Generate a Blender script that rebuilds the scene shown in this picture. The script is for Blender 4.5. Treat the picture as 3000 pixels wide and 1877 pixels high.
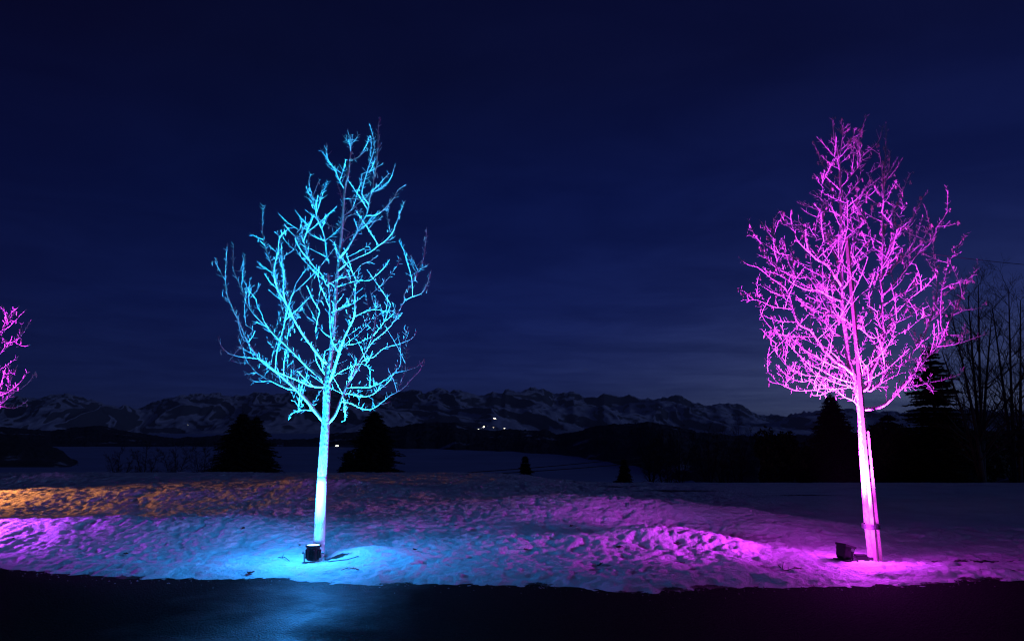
import bpy, bmesh, math, random
import numpy as np
from mathutils import Vector, Matrix, Quaternion

for o in list(bpy.data.objects):
    bpy.data.objects.remove(o)
S = bpy.context.scene
C = S.collection
R = math.radians

# ------------------------------------------------------------------ camera
FPX, CX, CY, PITCH, CAMZ = 2180.0, 1500.0, 938.5, R(8.5), 1.6
cam = bpy.data.cameras.new('camera')
cam.sensor_width = 36.0
cam.lens = FPX / 3000.0 * 36.0
cam.clip_start = 0.1
cam.clip_end = 80000.0
cam_o = bpy.data.objects.new('camera', cam)
cam_o.location = (0, 0, CAMZ)
cam_o.rotation_euler = (R(90) + PITCH, 0, 0)
C.objects.link(cam_o)
S.camera = cam_o

# ------------------------------------------------------------------ sky, twilight, exposure
SUN_AZ, SUN_EL = 34.0, -6.0     # sunset lies behind the ridge at the right
world = bpy.data.worlds.new('World')
S.world = world
world.use_nodes = True
nt = world.node_tree
nt.nodes.clear()
N = nt.nodes.new
def lk(a, b): nt.links.new(a, b)
def wmath(op, a, b=None, c=None, clamp=False):
    n = N('ShaderNodeMath'); n.operation = op; n.use_clamp = clamp
    for i, v in enumerate((a, b, c)):
        if v is None: continue
        if hasattr(v, 'links'): lk(v, n.inputs[i])
        else: n.inputs[i].default_value = v
    return n.outputs[0]
def wmix(mode, fac, a, b):
    n = N('ShaderNodeMix'); n.data_type = 'RGBA'; n.blend_type = mode
    for s, v in ((n.inputs[0], fac), (n.inputs[6], a), (n.inputs[7], b)):
        if hasattr(v, 'links'): lk(v, s)
        elif isinstance(v, tuple): s.default_value = v + (1.0,)
        else: s.default_value = v
    return n.outputs[2]
tc = N('ShaderNodeTexCoord')
sep = N('ShaderNodeSeparateXYZ'); lk(tc.outputs['Generated'], sep.inputs[0])
dx, dy, dz = sep.outputs
el = wmath('MAXIMUM', dz, 0.0)
ramp = N('ShaderNodeValToRGB'); lk(el, ramp.inputs[0])
rp = ramp.color_ramp
rp.elements[0].position = 0.0; rp.elements[0].color = (0.0125, 0.021, 0.098, 1)
rp.elements[1].position = 1.0; rp.elements[1].color = (0.0022, 0.0030, 0.024, 1)
for p, c in ((0.06, (0.0080, 0.0160, 0.098)), (0.16, (0.0050, 0.0112, 0.088)), (0.30, (0.0027, 0.0064, 0.058)),
             (0.45, (0.0024, 0.0040, 0.033)), (0.60, (0.0024, 0.0034, 0.028))):
    e = rp.elements.new(p); e.color = c + (1,)
# darker away from the sunset (left), brighter towards it
sx, sy = math.sin(R(SUN_AZ)), math.cos(R(SUN_AZ))
hl = wmath('SQRT', wmath('MAXIMUM', wmath('SUBTRACT', 1.0, wmath('MULTIPLY', dz, dz)), 1e-4))
cosaz = wmath('DIVIDE', wmath('ADD', wmath('MULTIPLY', dx, sx), wmath('MULTIPLY', dy, sy)), hl)
az01 = wmath('MULTIPLY_ADD', cosaz, 0.5, 0.5, clamp=True)
dark = wmath('MULTIPLY_ADD', wmath('POWER', az01, 3.0), 0.66, 0.34)
base = wmix('MULTIPLY', 1.0, ramp.outputs[0], (1, 1, 1))
vm = N('ShaderNodeVectorMath'); vm.operation = 'SCALE'; lk(base, vm.inputs[0]); lk(dark, vm.inputs[3])
# afterglow hugging the horizon
glow = wmath('MULTIPLY', wmath('POWER', az01, 34.0), wmath('EXPONENT', wmath('MULTIPLY', el, -15.0)))
gv = N('ShaderNodeVectorMath'); gv.operation = 'SCALE'; gv.inputs[0].default_value = (0.105, 0.132, 0.185); lk(glow, gv.inputs[3])
sky1 = N('ShaderNodeVectorMath'); sky1.operation = 'ADD'; lk(vm.outputs[0], sky1.inputs[0]); lk(gv.outputs[0], sky1.inputs[1])
nish = N('ShaderNodeTexSky'); nish.sky_type = 'NISHITA'; nish.sun_disc = False
nish.sun_elevation = R(SUN_EL); nish.sun_rotation = R(SUN_AZ); nish.altitude = 900
nv = N('ShaderNodeVectorMath'); nv.operation = 'MULTIPLY'; lk(nish.outputs[0], nv.inputs[0]); nv.inputs[1].default_value = (0.004, 0.008, 0.03)
sky2 = N('ShaderNodeVectorMath'); sky2.operation = 'ADD'; lk(sky1.outputs[0], sky2.inputs[0]); lk(nv.outputs[0], sky2.inputs[1])
# thin stratus: a flat cloud layer seen from below
den = wmath('ADD', wmath('MAXIMUM', dz, 0.0), 0.055)
cv = N('ShaderNodeCombineXYZ'); lk(wmath('DIVIDE', dx, den), cv.inputs[0]); lk(wmath('DIVIDE', dy, den), cv.inputs[1])
mp = N('ShaderNodeMapping'); mp.inputs['Rotation'].default_value = (0, 0, R(12)); mp.inputs['Scale'].default_value = (0.16, 0.62, 1); lk(cv.outputs[0], mp.inputs[0])
n1 = N('ShaderNodeTexNoise'); n1.inputs['Scale'].default_value = 1.25; n1.inputs['Detail'].default_value = 6; n1.inputs['Roughness'].default_value = 0.55
n1.inputs['Distortion'].default_value = 0.35
lk(mp.outputs[0], n1.inputs['Vector'])
cr = N('ShaderNodeValToRGB'); lk(n1.outputs[0], cr.inputs[0])
cr.color_ramp.elements[0].position = 0.36; cr.color_ramp.elements[0].color = (0.72, 0.75, 0.80, 1)
cr.color_ramp.elements[1].position = 0.62; cr.color_ramp.elements[1].color = (1.16, 1.14, 1.10, 1)
# the cloud bank thickens towards the afterglow
cf = wmath('MULTIPLY_ADD', wmath('POWER', az01, 14.0), 1.0, 0.22, clamp=True)
n4 = N('ShaderNodeTexNoise'); n4.inputs['Scale'].default_value = 1.6; n4.inputs['Detail'].default_value = 5; n4.inputs['Roughness'].default_value = 0.6; n4.inputs['Distortion'].default_value = 0.6
lk(cv.outputs[0], n4.inputs['Vector'])
wr = N('ShaderNodeValToRGB'); lk(n4.outputs[0], wr.inputs[0])
wr.color_ramp.elements[0].position = 0.35; wr.color_ramp.elements[0].color = (0.86, 0.86, 0.88, 1)
wr.color_ramp.elements[1].position = 0.72; wr.color_ramp.elements[1].color = (1.25, 1.22, 1.12, 1)
cmix0 = wmix('MIX', cf, (1, 1, 1), cr.outputs[0])
sky3 = N('ShaderNodeVectorMath'); sky3.operation = 'MULTIPLY'; lk(sky2.outputs[0], sky3.inputs[0]); lk(wmix('MULTIPLY', 1.0, cmix0, wr.outputs[0]), sky3.inputs[1])
bg = N('ShaderNodeBackground'); bg.inputs['Strength'].default_value = 1.12
lk(sky3.outputs[0], bg.inputs['Color'])
wo = N('ShaderNodeOutputWorld'); lk(bg.outputs[0], wo.inputs['Surface'])

twilight_fill = bpy.data.lights.new('twilight_fill', 'SUN')  # added low blue fill for the far slopes, not from the sunset side
twilight_fill.energy = 0.33; twilight_fill.angle = R(14); twilight_fill.color = (0.25, 0.37, 1.0)
twilight_fill_o = bpy.data.objects.new('twilight_fill', twilight_fill)
sd = Vector((math.sin(R(122)) * math.cos(R(8)), math.cos(R(122)) * math.cos(R(8)), math.sin(R(8))))
twilight_fill_o.rotation_euler = sd.to_track_quat('Z', 'Y').to_euler()
C.objects.link(twilight_fill_o)

S.view_settings.view_transform = 'Standard'
S.view_settings.look = 'None'
S.view_settings.exposure = 0.0
S.view_settings.gamma = 1.0
S.view_settings.use_curve_mapping = False
S.render.engine = 'CYCLES'
S.cycles.use_denoising = True
S.cycles.filter_width = 1.2
S.cycles.use_adaptive_sampling = False
S.cycles.max_bounces = 5
S.cycles.diffuse_bounces = 3
S.cycles.glossy_bounces = 3
S.cycles.sample_clamp_indirect = 2.5
world.cycles.sampling_method = 'NONE'
S.cycles.caustics_reflective = False
S.cycles.caustics_refractive = False

# ------------------------------------------------------------------ helpers
CP, SP = math.cos(PITCH), math.sin(PITCH)
def slope(px, py):
    """direction of a photo pixel as (x per metre of depth, z per metre of depth)"""
    u, v = (px - CX) / FPX, (CY - py) / FPX
    d = CP - v * SP
    return u / d, (SP + v * CP) / d
def P(px, py, Y):
    a, b = slope(px, py)
    return Vector((a * Y, Y, CAMZ + b * Y))
VIEW = {'S': (0, 0, 1.0), 'B1': (600, 330, 2.907), 'B2': (600, 800, 2.907), 'P1': (2130, 320, 2.8), 'P2': (2130, 800, 2.5195),
        'Q1': (2150, 330, 4.32), 'Q2': (2150, 640, 4.32), 'Q3': (2500, 640, 4.32), 'Q4': (2150, 940, 4.32), 'L': (0, 830, 3.0233), 'X': (2600, 700, 2.16)}
def trace(spec):
    """['B2', (u,v), (u,v), 'B1', ...] -> photo pixels"""
    out, v = [], None
    for s in spec:
        if isinstance(s, str): v = VIEW[s]
        else: out.append((v[0] + s[0] / v[2], v[1] + s[1] / v[2]))
    return out

def tag(o, label=None, cat=None, group=None, kind=None):
    if label: o['label'] = label
    if cat: o['category'] = cat
    if group: o['group'] = group
    if kind: o['kind'] = kind
    return o
def empty(name, loc):
    o = bpy.data.objects.new(name, None); o.location = loc; o.empty_display_size = 0.1
    C.objects.link(o); return o
class MB:
    def __init__(s): s.v, s.f = [], []
    def tube(s, pts, rad, n=5, cap=True, flat=1.0):
        pts = [Vector(p) for p in pts]
        m = len(pts); b0 = len(s.v); up = None
        for i, p in enumerate(pts):
            t = (pts[min(i + 1, m - 1)] - pts[max(i - 1, 0)])
            t = t.normalized() if t.length > 1e-9 else Vector((0, 0, 1))
            if up is None:
                up = t.orthogonal().normalized()
            else:
                up = up - t * up.dot(t)
                up = up.normalized() if up.length > 1e-6 else t.orthogonal().normalized()
            sd_ = t.cross(up)
            r = rad[i] if hasattr(rad, '__len__') else rad
            for k in range(n):
                a = 2 * math.pi * k / n
                q = p + up * (math.cos(a) * r) + sd_ * (math.sin(a) * r * flat)
                s.v.append((q.x, q.y, q.z))
        for i in range(m - 1):
            for k in range(n):
                a, b = b0 + i * n + k, b0 + i * n + (k + 1) % n
                s.f.append((a, b, b + n, a + n))
        if cap:
            s.f.append(tuple(b0 + k for k in reversed(range(n))))
            s.f.append(tuple(b0 + (m - 1) * n + k for k in range(n)))
    def box(s, c, d, rot=None):
        b0 = len(s.v); c = Vector(c)
        for x in (-1, 1):
            for y in (-1, 1):
                for z in (-1, 1):
                    q = Vector((x * d[0] / 2, y * d[1] / 2, z * d[2] / 2))
                    if rot: q = rot @ q
                    q = q + c; s.v.append((q.x, q.y, q.z))
        for f in ((0, 1, 3, 2), (4, 6, 7, 5), (0, 4, 5, 1), (2, 3, 7, 6), (0, 2, 6, 4), (1, 5, 7, 3)):
            s.f.append(tuple(b0 + i for i in f))
    def lathe(s, prof, n=24, c=(0, 0, 0), rot=None):
        b0 = len(s.v); c = Vector(c); m = len(prof)
        for r, z in prof:
            for k in range(n):
                a = 2 * math.pi * k / n
                q = Vector((r * math.cos(a), r * math.sin(a), z))
                if rot: q = rot @ q
                q = q + c; s.v.append((q.x, q.y, q.z))
        for i in range(m - 1):
            for k in range(n):
                a, b = b0 + i * n + k, b0 + i * n + (k + 1) % n
                s.f.append((a, b, b + n, a + n))
        s.f.append(tuple(b0 + k for k in reversed(range(n))))
        s.f.append(tuple(b0 + (m - 1) * n + k for k in range(n)))
    def build(s, name, mat, parent=None, smooth=False, bevel=0.0):
        me = bpy.data.meshes.new(name); me.from_pydata(s.v, [], s.f); me.update()
        if bevel:
            bm = bmesh.new(); bm.from_mesh(me)
            bmesh.ops.bevel(bm, geom=list(bm.edges), offset=bevel, segments=2, affect='EDGES', clamp_overlap=True)
            bm.to_mesh(me); bm.free()
        if smooth: me.shade_smooth()
        me.materials.append(mat)
        o = bpy.data.objects.new(name, me); C.objects.link(o)
        if parent: o.parent = parent
        return o
def grid_mesh(name, X, Y, Z, mat, smooth=True):
    r, c = Z.shape
    co = np.stack([X, Y, Z], -1).reshape(-1, 3).astype(np.float32)
    idx = np.arange(r * c).reshape(r, c)
    q = np.stack([idx[:-1, :-1], idx[:-1, 1:], idx[1:, 1:], idx[1:, :-1]], -1).reshape(-1, 4).astype(np.int32)
    me = bpy.data.meshes.new(name)
    me.vertices.add(len(co)); me.vertices.foreach_set('co', co.ravel())
    me.loops.add(q.size); me.loops.foreach_set('vertex_index', q.ravel())
    me.polygons.add(len(q)); me.polygons.foreach_set('loop_start', np.arange(0, q.size, 4, dtype=np.int32))
    me.polygons.foreach_set('loop_total', np.full(len(q), 4, dtype=np.int32))
    me.update(calc_edges=True)
    if smooth: me.shade_smooth()
    me.materials.append(mat)
    o = bpy.data.objects.new(name, me); C.objects.link(o)
    return o
# gradient noise
def perlin(x, y, seed=0):
    rng = np.random.RandomState(seed)
    p = rng.permutation(512); p = np.concatenate([p, p])
    ang = rng.rand(512) * 2 * np.pi
    gx, gy = np.cos(ang), np.sin(ang)
    xi, yi = np.floor(x).astype(int), np.floor(y).astype(int)
    xf, yf = x - xi, y - yi
    xi &= 511; yi &= 511
    u, v = xf * xf * xf * (xf * (xf * 6 - 15) + 10), yf * yf * yf * (yf * (yf * 6 - 15) + 10)
    def g(a, b, fx, fy):
        h = p[(p[a & 511] + b) & 511 ]
        return gx[h] * fx + gy[h] * fy
    a = g(xi, yi, xf, yf); b = g(xi + 1, yi, xf - 1, yf)
    c = g(xi, yi + 1, xf, yf - 1); d = g(xi + 1, yi + 1, xf - 1, yf - 1)
    return ((a + (b - a) * u) + ((c + (d - c) * u) - (a + (b - a) * u)) * v) * 1.5
def fbm(x, y, oct=4, seed=0, gain=0.5, ridged=False):
    t, amp = np.zeros(np.broadcast(x, y).shape), 1.0
    for i in range(oct):
        n = perlin(x * 2 ** i + 17.3 * i, y * 2 ** i - 9.1 * i, seed + i)
        t += amp * ((1 - 2 * np.abs(n)) if ridged else n)
        amp *= gain
    return t
def sstep(a, b, x):
    t = np.clip((x - a) / (b - a), 0, 1); return t * t * (3 - 2 * t)

# ------------------------------------------------------------------ materials
def mat(name):
    m = bpy.data.materials.new(name); m.use_nodes = True
    t = m.node_tree; b = t.nodes['Principled BSDF']
    return m, t, b
def tex(t, kind, **kw):
    n = t.nodes.new(kind)
    for k, v in kw.items():
        n.inputs[k].default_value = v
    return n
def colramp(t, fac, stops):
    n = t.nodes.new('ShaderNodeValToRGB'); t.links.new(fac, n.inputs[0])
    while len(n.color_ramp.elements) > 1: n.color_ramp.elements.remove(n.color_ramp.elements[-1])
    for i, (p, c) in enumerate(stops):
        e = n.color_ramp.elements[0] if i == 0 else n.color_ramp.elements.new(p)
        e.position = p; e.color = tuple(c) + (1,)
    return n.outputs[0]
def bump(t, b, h, strength, dist):
    n = t.nodes.new('ShaderNodeBump'); n.inputs['Strength'].default_value = strength; n.inputs['Distance'].default_value = dist
    t.links.new(h, n.inputs['Height']); t.links.new(n.outputs[0], b.inputs['Normal']); return n
def plain(name, col, rough=0.6, var=0.25, scale=8.0, bs=0.3, bd=0.01, metal=0.0):
    m, t, b = mat(name)
    c = t.nodes.new('ShaderNodeTexCoord')
    n = tex(t, 'ShaderNodeTexNoise', Scale=scale, Detail=6.0, Roughness=0.6)
    t.links.new(c.outputs['Object'], n.inputs['Vector'])
    lo = tuple(x * (1 - var) for x in col); hi = tuple(min(1, x * (1 + var)) for x in col)
    t.links.new(colramp(t, n.outputs[0], [(0.3, lo), (0.7, hi)]), b.inputs['Base Color'])
    b.inputs['Roughness'].default_value = rough; b.inputs['Metallic'].default_value = metal
    if bs: bump(t, b, n.outputs[0], bs, bd)
    return m
def bark(name, c1, c2, scale=1.0):
    m, t, b = mat(name)
    c = t.nodes.new('ShaderNodeTexCoord')
    mp = t.nodes.new('ShaderNodeMapping'); mp.inputs['Scale'].default_value = (1, 1, 0.45)
    t.links.new(c.outputs['Object'], mp.inputs[0])
    n = tex(t, 'ShaderNodeTexNoise', Scale=34.0 * scale, Detail=8.0, Roughness=0.7)
    v = tex(t, 'ShaderNodeTexVoronoi', Scale=46.0 * scale)
    for q in (n, v): t.links.new(mp.outputs[0], q.inputs['Vector'])
    mx = t.nodes.new('ShaderNodeMath'); mx.operation = 'MULTIPLY'
    t.links.new(n.outputs[0], mx.inputs[0]); t.links.new(v.outputs['Distance'], mx.inputs[1])
    t.links.new(colramp(t, mx.outputs[0], [(0.02, c1), (0.22, c2), (0.5, tuple(x * 1.2 for x in c2))]), b.inputs['Base Color'])
    b.inputs['Roughness'].default_value = 0.75
    bump(t, b, mx.outputs[0], 0.9, 0.012)
    return m
M = {}
M['bark'] = bark('grey_bark', (0.16, 0.15, 0.14), (0.48, 0.46, 0.43))
M['twig'] = bark('twig_bark', (0.30, 0.28, 0.26), (0.46, 0.43, 0.40))
M['bark_dark'] = bark('dark_bark', (0.012, 0.011, 0.010), (0.035, 0.030, 0.027), 0.4)
M['catkin'] = plain('catkin', (0.50, 0.42, 0.34), 0.8, 0.3, 300, 0.5, 0.002)
M['wrap'] = plain('white_trunk_paint', (0.62, 0.61, 0.58), 0.8, 0.12, 60, 0.5, 0.006)
M['wood'] = plain('weathered_stake_wood', (0.26, 0.21, 0.17), 0.75, 0.25, 30, 0.3, 0.004)
M['rubber'] = plain('black_strap', (0.012, 0.012, 0.013), 0.6, 0.3, 40, 0.1, 0.002)
M['housing'] = plain('black_housing', (0.004, 0.004, 0.0045), 0.9, 0.3, 60, 0.1, 0.001)
M['steel'] = plain('worn_steel', (0.20, 0.20, 0.21), 0.4, 0.3, 50, 0.1, 0.001, 0.8)
M['collar'] = plain('black_trunk_collar', (0.015, 0.014, 0.014), 0.7, 0.3, 30, 0.2, 0.004)
M['needle'] = plain('conifer_needles', (0.022, 0.034, 0.022), 0.8, 0.5, 3, 0.0)
M['evergreen'] = plain('evergreen_leaf', (0.026, 0.036, 0.022), 0.7, 0.5, 4, 0.0)
M['leaf'] = plain('dead_leaf', (0.045, 0.026, 0.014), 0.8, 0.4, 60, 0.3, 0.002)
M['cable'] = plain('cable_sheath', (0.02, 0.02, 0.022), 0.6, 0.2, 20, 0.0)
def emit(name, col, st):
    m, t, b = mat(name)
    b.inputs['Base Color'].default_value = (0.5, 0.5, 0.5, 1)
    m.cycles.emission_sampling = 'NONE'
    b.inputs['Emission Color'].default_value = tuple(col) + (1,); b.inputs['Emission Strength'].default_value = st
    return m
CYAN = (0.012, 0.40, 1.0)
MAG = (0.70, 0.040, 1.0)
MAG2 = (0.62, 0.028, 0.90)
ORANGE = (1.0, 0.33, 0.085)
M['lens_blue'] = emit('blue_lens', (0.25, 0.6, 1.0), 6)
M['lens_pink'] = emit('pink_lens', (0.8, 0.3, 1.0), 6)
M['lens_orange'] = emit('orange_lens', (1.0, 0.55, 0.2), 6)
M['window_lit'] = emit('lit_window', (1.0, 0.92, 0.72), 14)
M['render_wall'] = plain('pale_render_wall', (0.5, 0.48, 0.44), 0.8, 0.1, 0.4, 0.0)
M['roof'] = plain('dark_roof', (0.05, 0.045, 0.04), 0.8, 0.2, 0.5, 0.0)

# snow with grit and bare earth where it has melted thin
m, t, b = mat('old_snow')
c = t.nodes.new('ShaderNodeTexCoord')
n1 = tex(t, 'ShaderNodeTexNoise', Scale=1.1, Detail=7.0, Roughness=0.62)
n2 = tex(t, 'ShaderNodeTexNoise', Scale=26.0, Detail=5.0, Roughness=0.65)
n3 = tex(t, 'ShaderNodeTexNoise', Scale=110.0, Detail=3.0, Roughness=0.6)
for q in (n1, n2, n3): t.links.new(c.outputs['Object'], q.inputs['Vector'])
at = t.nodes.new('ShaderNodeAttribute'); at.attribute_name = 'bare'
snowc = colramp(t, n1.outputs[0], [(0.3, (0.60, 0.60, 0.62)), (0.55, (0.76, 0.76, 0.78)), (0.8, (0.82, 0.82, 0.84))])
grit = colramp(t, n3.outputs[0], [(0.30, (0.45, 0.42, 0.38)), (0.42, (1, 1, 1))])
mg = t.nodes.new('ShaderNodeMix'); mg.data_type = 'RGBA'; mg.blend_type = 'MULTIPLY'; mg.inputs[0].default_value = 0.35
t.links.new(snowc, mg.inputs[6]); t.links.new(grit, mg.inputs[7])
earth = colramp(t, n2.outputs[0], [(0.3, (0.012, 0.010, 0.008)), (0.7, (0.040, 0.032, 0.022))])
ad = t.nodes.new('ShaderNodeMath'); ad.operation = 'MULTIPLY_ADD'; ad.inputs[1].default_value = 0.55
t.links.new(n2.outputs[0], ad.inputs[0]); t.links.new(at.outputs['Fac'], ad.inputs[2])
mk = colramp(t, ad.outputs[0], [(0.72, (0, 0, 0)), (0.86, (1, 1, 1))])
me_ = t.nodes.new('ShaderNodeMix'); me_.data_type = 'RGBA'
t.links.new(mk, me_.inputs[0]); t.links.new(mg.outputs[2], me_.inputs[6]); t.links.new(earth, me_.inputs[7])
t.links.new(me_.outputs[2], b.inputs['Base Color'])
b.inputs['Roughness'].default_value = 0.55
b.inputs['Specular IOR Level'].default_value = 0.3
h = t.nodes.new('ShaderNodeMath'); h.operation = 'MULTIPLY_ADD'; h.inputs[1].default_value = 0.35
t.links.new(n3.outputs[0], h.inputs[0]); t.links.new(n2.outputs[0], h.inputs[2])
bump(t, b, h.outputs[0], 0.7, 0.045)
M['snow'] = m
# wet asphalt
m, t, b = mat('wet_asphalt')
c = t.nodes.new('ShaderNodeTexCoord')
n1 = tex(t, 'ShaderNodeTexNoise', Scale=0.9, Detail=6.0, Roughness=0.6)
n2 = tex(t, 'ShaderNodeTexNoise', Scale=24.0, Detail=6.0, Roughness=0.8)
v1 = tex(t, 'ShaderNodeTexVoronoi', Scale=60.0)
for q in (n1, n2, v1): t.links.new(c.outputs['Object'], q.inputs['Vector'])
t.links.new(colramp(t, n2.outputs[0], [(0.3, (0.006, 0.006, 0.007)), (0.7, (0.024, 0.023, 0.022))]), b.inputs['Base Color'])
rw = colramp(t, n1.outputs[0], [(0.36, (0.36,) * 3), (0.62, (0.60,) * 3)])     # melt water lies in front of the blue lamp, the rest is nearly dry
sx_ = t.nodes.new('ShaderNodeSeparateXYZ'); t.links.new(c.outputs['Object'], sx_.inputs[0])
wc = t.nodes.new('ShaderNodeMath'); wc.operation = 'ADD'; wc.inputs[1].default_value = 2.0; t.links.new(sx_.outputs[0], wc.inputs[0])
wa = t.nodes.new('ShaderNodeMath'); wa.operation = 'ABSOLUTE'; t.links.new(wc.outputs[0], wa.inputs[0])
wn = t.nodes.new('ShaderNodeMath'); wn.operation = 'MULTIPLY_ADD'; wn.inputs[1].default_value = 2.2; t.links.new(n1.outputs[0], wn.inputs[0]); t.links.new(wa.outputs[0], wn.inputs[2])
mr = t.nodes.new('ShaderNodeMapRange'); t.links.new(wn.outputs[0], mr.inputs[0]); mr.inputs[1].default_value = 1.25; mr.inputs[2].default_value = 2.35
rx = t.nodes.new('ShaderNodeMix'); rx.data_type = 'RGBA'; t.links.new(mr.outputs[0], rx.inputs[0]); t.links.new(rw, rx.inputs[6]); rx.inputs[7].default_value = (1, 1, 1, 1)
t.links.new(rx.outputs[2], b.inputs['Roughness'])
sl = t.nodes.new('ShaderNodeMapRange'); t.links.new(mr.outputs[0], sl.inputs[0]); sl.inputs[3].default_value = 0.20; sl.inputs[4].default_value = 0.02
t.links.new(sl.outputs[0], b.inputs['Specular IOR Level'])
hh = t.nodes.new('ShaderNodeMath'); hh.operation = 'ADD'
t.links.new(n2.outputs[0], hh.inputs[0]); t.links.new(v1.outputs['Distance'], hh.inputs[1])
bump(t, b, hh.outputs[0], 1.0, 0.03)
M['asphalt'] = m
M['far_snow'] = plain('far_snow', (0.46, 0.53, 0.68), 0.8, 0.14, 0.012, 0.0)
# mountains: snow that does not hold on the steep rock
def mountain_mat(name, snow, rock, lo, hi, sc):
    m, t, b = mat(name)
    c = t.nodes.new('ShaderNodeTexCoord'); g = t.nodes.new('ShaderNodeNewGeometry')
    sp = t.nodes.new('ShaderNodeSeparateXYZ'); t.links.new(g.outputs['Normal'], sp.inputs[0])
    n = tex(t, 'ShaderNodeTexNoise', Scale=sc, Detail=8.0, Roughness=0.65); t.links.new(c.outputs['Object'], n.inputs['Vector'])
    k = t.nodes.new('ShaderNodeMath'); k.operation = 'MULTIPLY_ADD'; k.inputs[1].default_value = 0.22
    t.links.new(n.outputs[0], k.inputs[0]); t.links.new(sp.outputs[2], k.inputs[2])
    t.links.new(colramp(t, k.outputs[0], [(lo, rock), (hi, snow)]), b.inputs['Base Color'])
    b.inputs['Roughness'].default_value = 0.9; b.inputs['Specular IOR Level'].default_value = 0.1
    return m
M['mountain'] = mountain_mat('alpine_snow_rock', (0.66, 0.68, 0.73), (0.085, 0.085, 0.095), 0.955, 1.015, 0.0010)
m, t, b = mat('far_forest')
c = t.nodes.new('ShaderNodeTexCoord')
n = tex(t, 'ShaderNodeTexNoise', Scale=0.010, Detail=8.0, Roughness=0.6); t.links.new(c.outputs['Object'], n.inputs['Vector'])
t.links.new(colramp(t, n.outputs[0], [(0.3, (0.012, 0.016, 0.014)), (0.57, (0.035, 0.040, 0.036)), (0.625, (0.06, 0.06, 0.065)), (0.66, (0.5, 0.52, 0.55))]), b.inputs['Base Color'])
b.inputs['Roughness'].default_value = 0.95
M['forest'] = m

# ------------------------------------------------------------------ ground shape
EDGE = [(-400, 1640), (0, 1664), (200, 1684), (400, 1696), (700, 1698), (800, 1694), (950, 1706), (1050, 1714), (1250, 1712), (1500, 1716), (1700, 1722),
        (1830, 1737), (2000, 1737), (2100, 1722), (2400, 1724), (2700, 1712), (2900, 1700), (3000, 1700), (3400, 1690)]
ex, ey = [], []
for px, py in EDGE:
    a, bb = slope(px, py); Yg = -CAMZ / bb
    ex.append(a * Yg); ey.append(Yg)
ex[0], ex[-1] = -40, 40
def bumpf(x, y, cx, cy, rx, ry, h, rot=0.0):
    c_, s_ = math.cos(rot), math.sin(rot)
    u, v = (x - cx) * c_ + (y - cy) * s_, -(x - cx) * s_ + (y - cy) * c_
    return h * np.exp(-(u / rx) ** 2 - (v / ry) ** 2)
def gpt(px, py, Y):     # world x of a pixel column at a depth
    return slope(px, py)[0] * Y
BARE = []
def snow_base(x, y):
    d = y - np.interp(x, ex, ey)                    # metres behind the road edge
    en = 0.10 * fbm(x * 1.7, y * 1.7, 4, 3) + 0.075 * fbm(x * 6, y * 6, 3, 8)
    dd = d + en
    z = 0.075 * sstep(-0.05, 0.45, dd) - 0.06 * sstep(0.08, -0.25, dd)
    left = sstep(3.0, -1.0, x)
    z = z + sstep(0.6, 9.0, d) * (0.03 + 0.30 * left)
    # ploughed banks
    z = z + bumpf(x, y, -6.6, 11.0, 3.4, 0.8, 0.26, -0.02)
    z = z + bumpf(x, y, -3.4, 11.6, 2.6, 1.0, 0.12)
    z = z + bumpf(x, y, -8.0, 15.2, 5.0, 0.9, 0.16, 0.03)
    z = z + bumpf(x, y, -4.0, 16.0, 1.5, 0.6, 0.22)
    z = z + bumpf(x, y, -11.5, 18.5, 1.0, 0.8, 0.22)
    z = z + bumpf(x, y, 1.3, 12.9, 2.3, 1.1, 0.36, -0.10)
    z = z + bumpf(x, y, 3.6, 12.3, 1.8, 0.75, 0.20, -0.22)
    z = z + bumpf(x, y, 2.05, 10.55, 0.85, 0.42, 0.21, -0.12)
    z = z + bumpf(x, y, 0.5, 10.4, 1.3, 0.40, 0.12)
    z = z + bumpf(x, y, 2.95, 10.05, 0.7, 0.30, 0.10, -0.35)
    z = z + bumpf(x, y, 3.85, 11.2, 0.8, 0.4, 0.14, -0.2)
    z = z + bumpf(x, y, -1.75, 9.62, 0.45, 0.28, 0.10)
    z = z - bumpf(x, y, -2.35, 9.42, 0.42, 0.18, 0.045)
    z = z - bumpf(x, y, 4.9, 9.45, 0.85, 0.16, 0.055)
    # the far edge where the meadow falls away
    z = z - 0.016 * np.clip(y - 21.5, 0, None) ** 2 * sstep(21, 24, y)
    return z, dd
def snow_full(x, y):
    z, dd = snow_base(x, y)
    amt = sstep(0.0, 0.9, dd) * 0.75 + 0.25 * sstep(-0.3, 0.1, dd)
    smooth_r = 1 - 0.72 * sstep(3.5, 6.5, x) * sstep(11.5, 13.0, y)      # untouched meadow at the right
    rough = 0.35 + 0.65 * sstep(-0.25, 0.35, fbm(x * 0.55, y * 0.8, 3, 15))     # trodden and ploughed parts against smooth crust
    lump = fbm(x * 1.3, y * 1.3, 3, 21) * 0.030
    w = perlin(x * 2.3, y * 2.3, 55) * 0.12
    clod = np.abs(fbm((x + w) * 4.2, (y - w) * 4.2, 3, 31)) * -0.020 * rough
    foot = -sstep(0.34, 0.52, fbm(x * 2.6, y * 2.6, 2, 41)) * 0.022
    fine = fbm(x * 9, y * 9, 4, 61, 0.66) * 0.019 * (0.5 + 0.5 * rough)
    sharp = -np.abs(fbm((x - w) * 8.5, (y + w) * 8.5, 2, 71)) * 0.008
    return z + (lump + clod + foot + fine + sharp) * amt * smooth_r, dd
xs = np.linspace(-21, 21, 1480)
ys = [7.0]
while ys[-1] < 27.0:
    ys.append(ys[-1] + 0.020 + 0.0021 * (ys[-1] - 7.0))
ys = np.array(ys)
X, Y = np.meshgrid(xs, ys)
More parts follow.
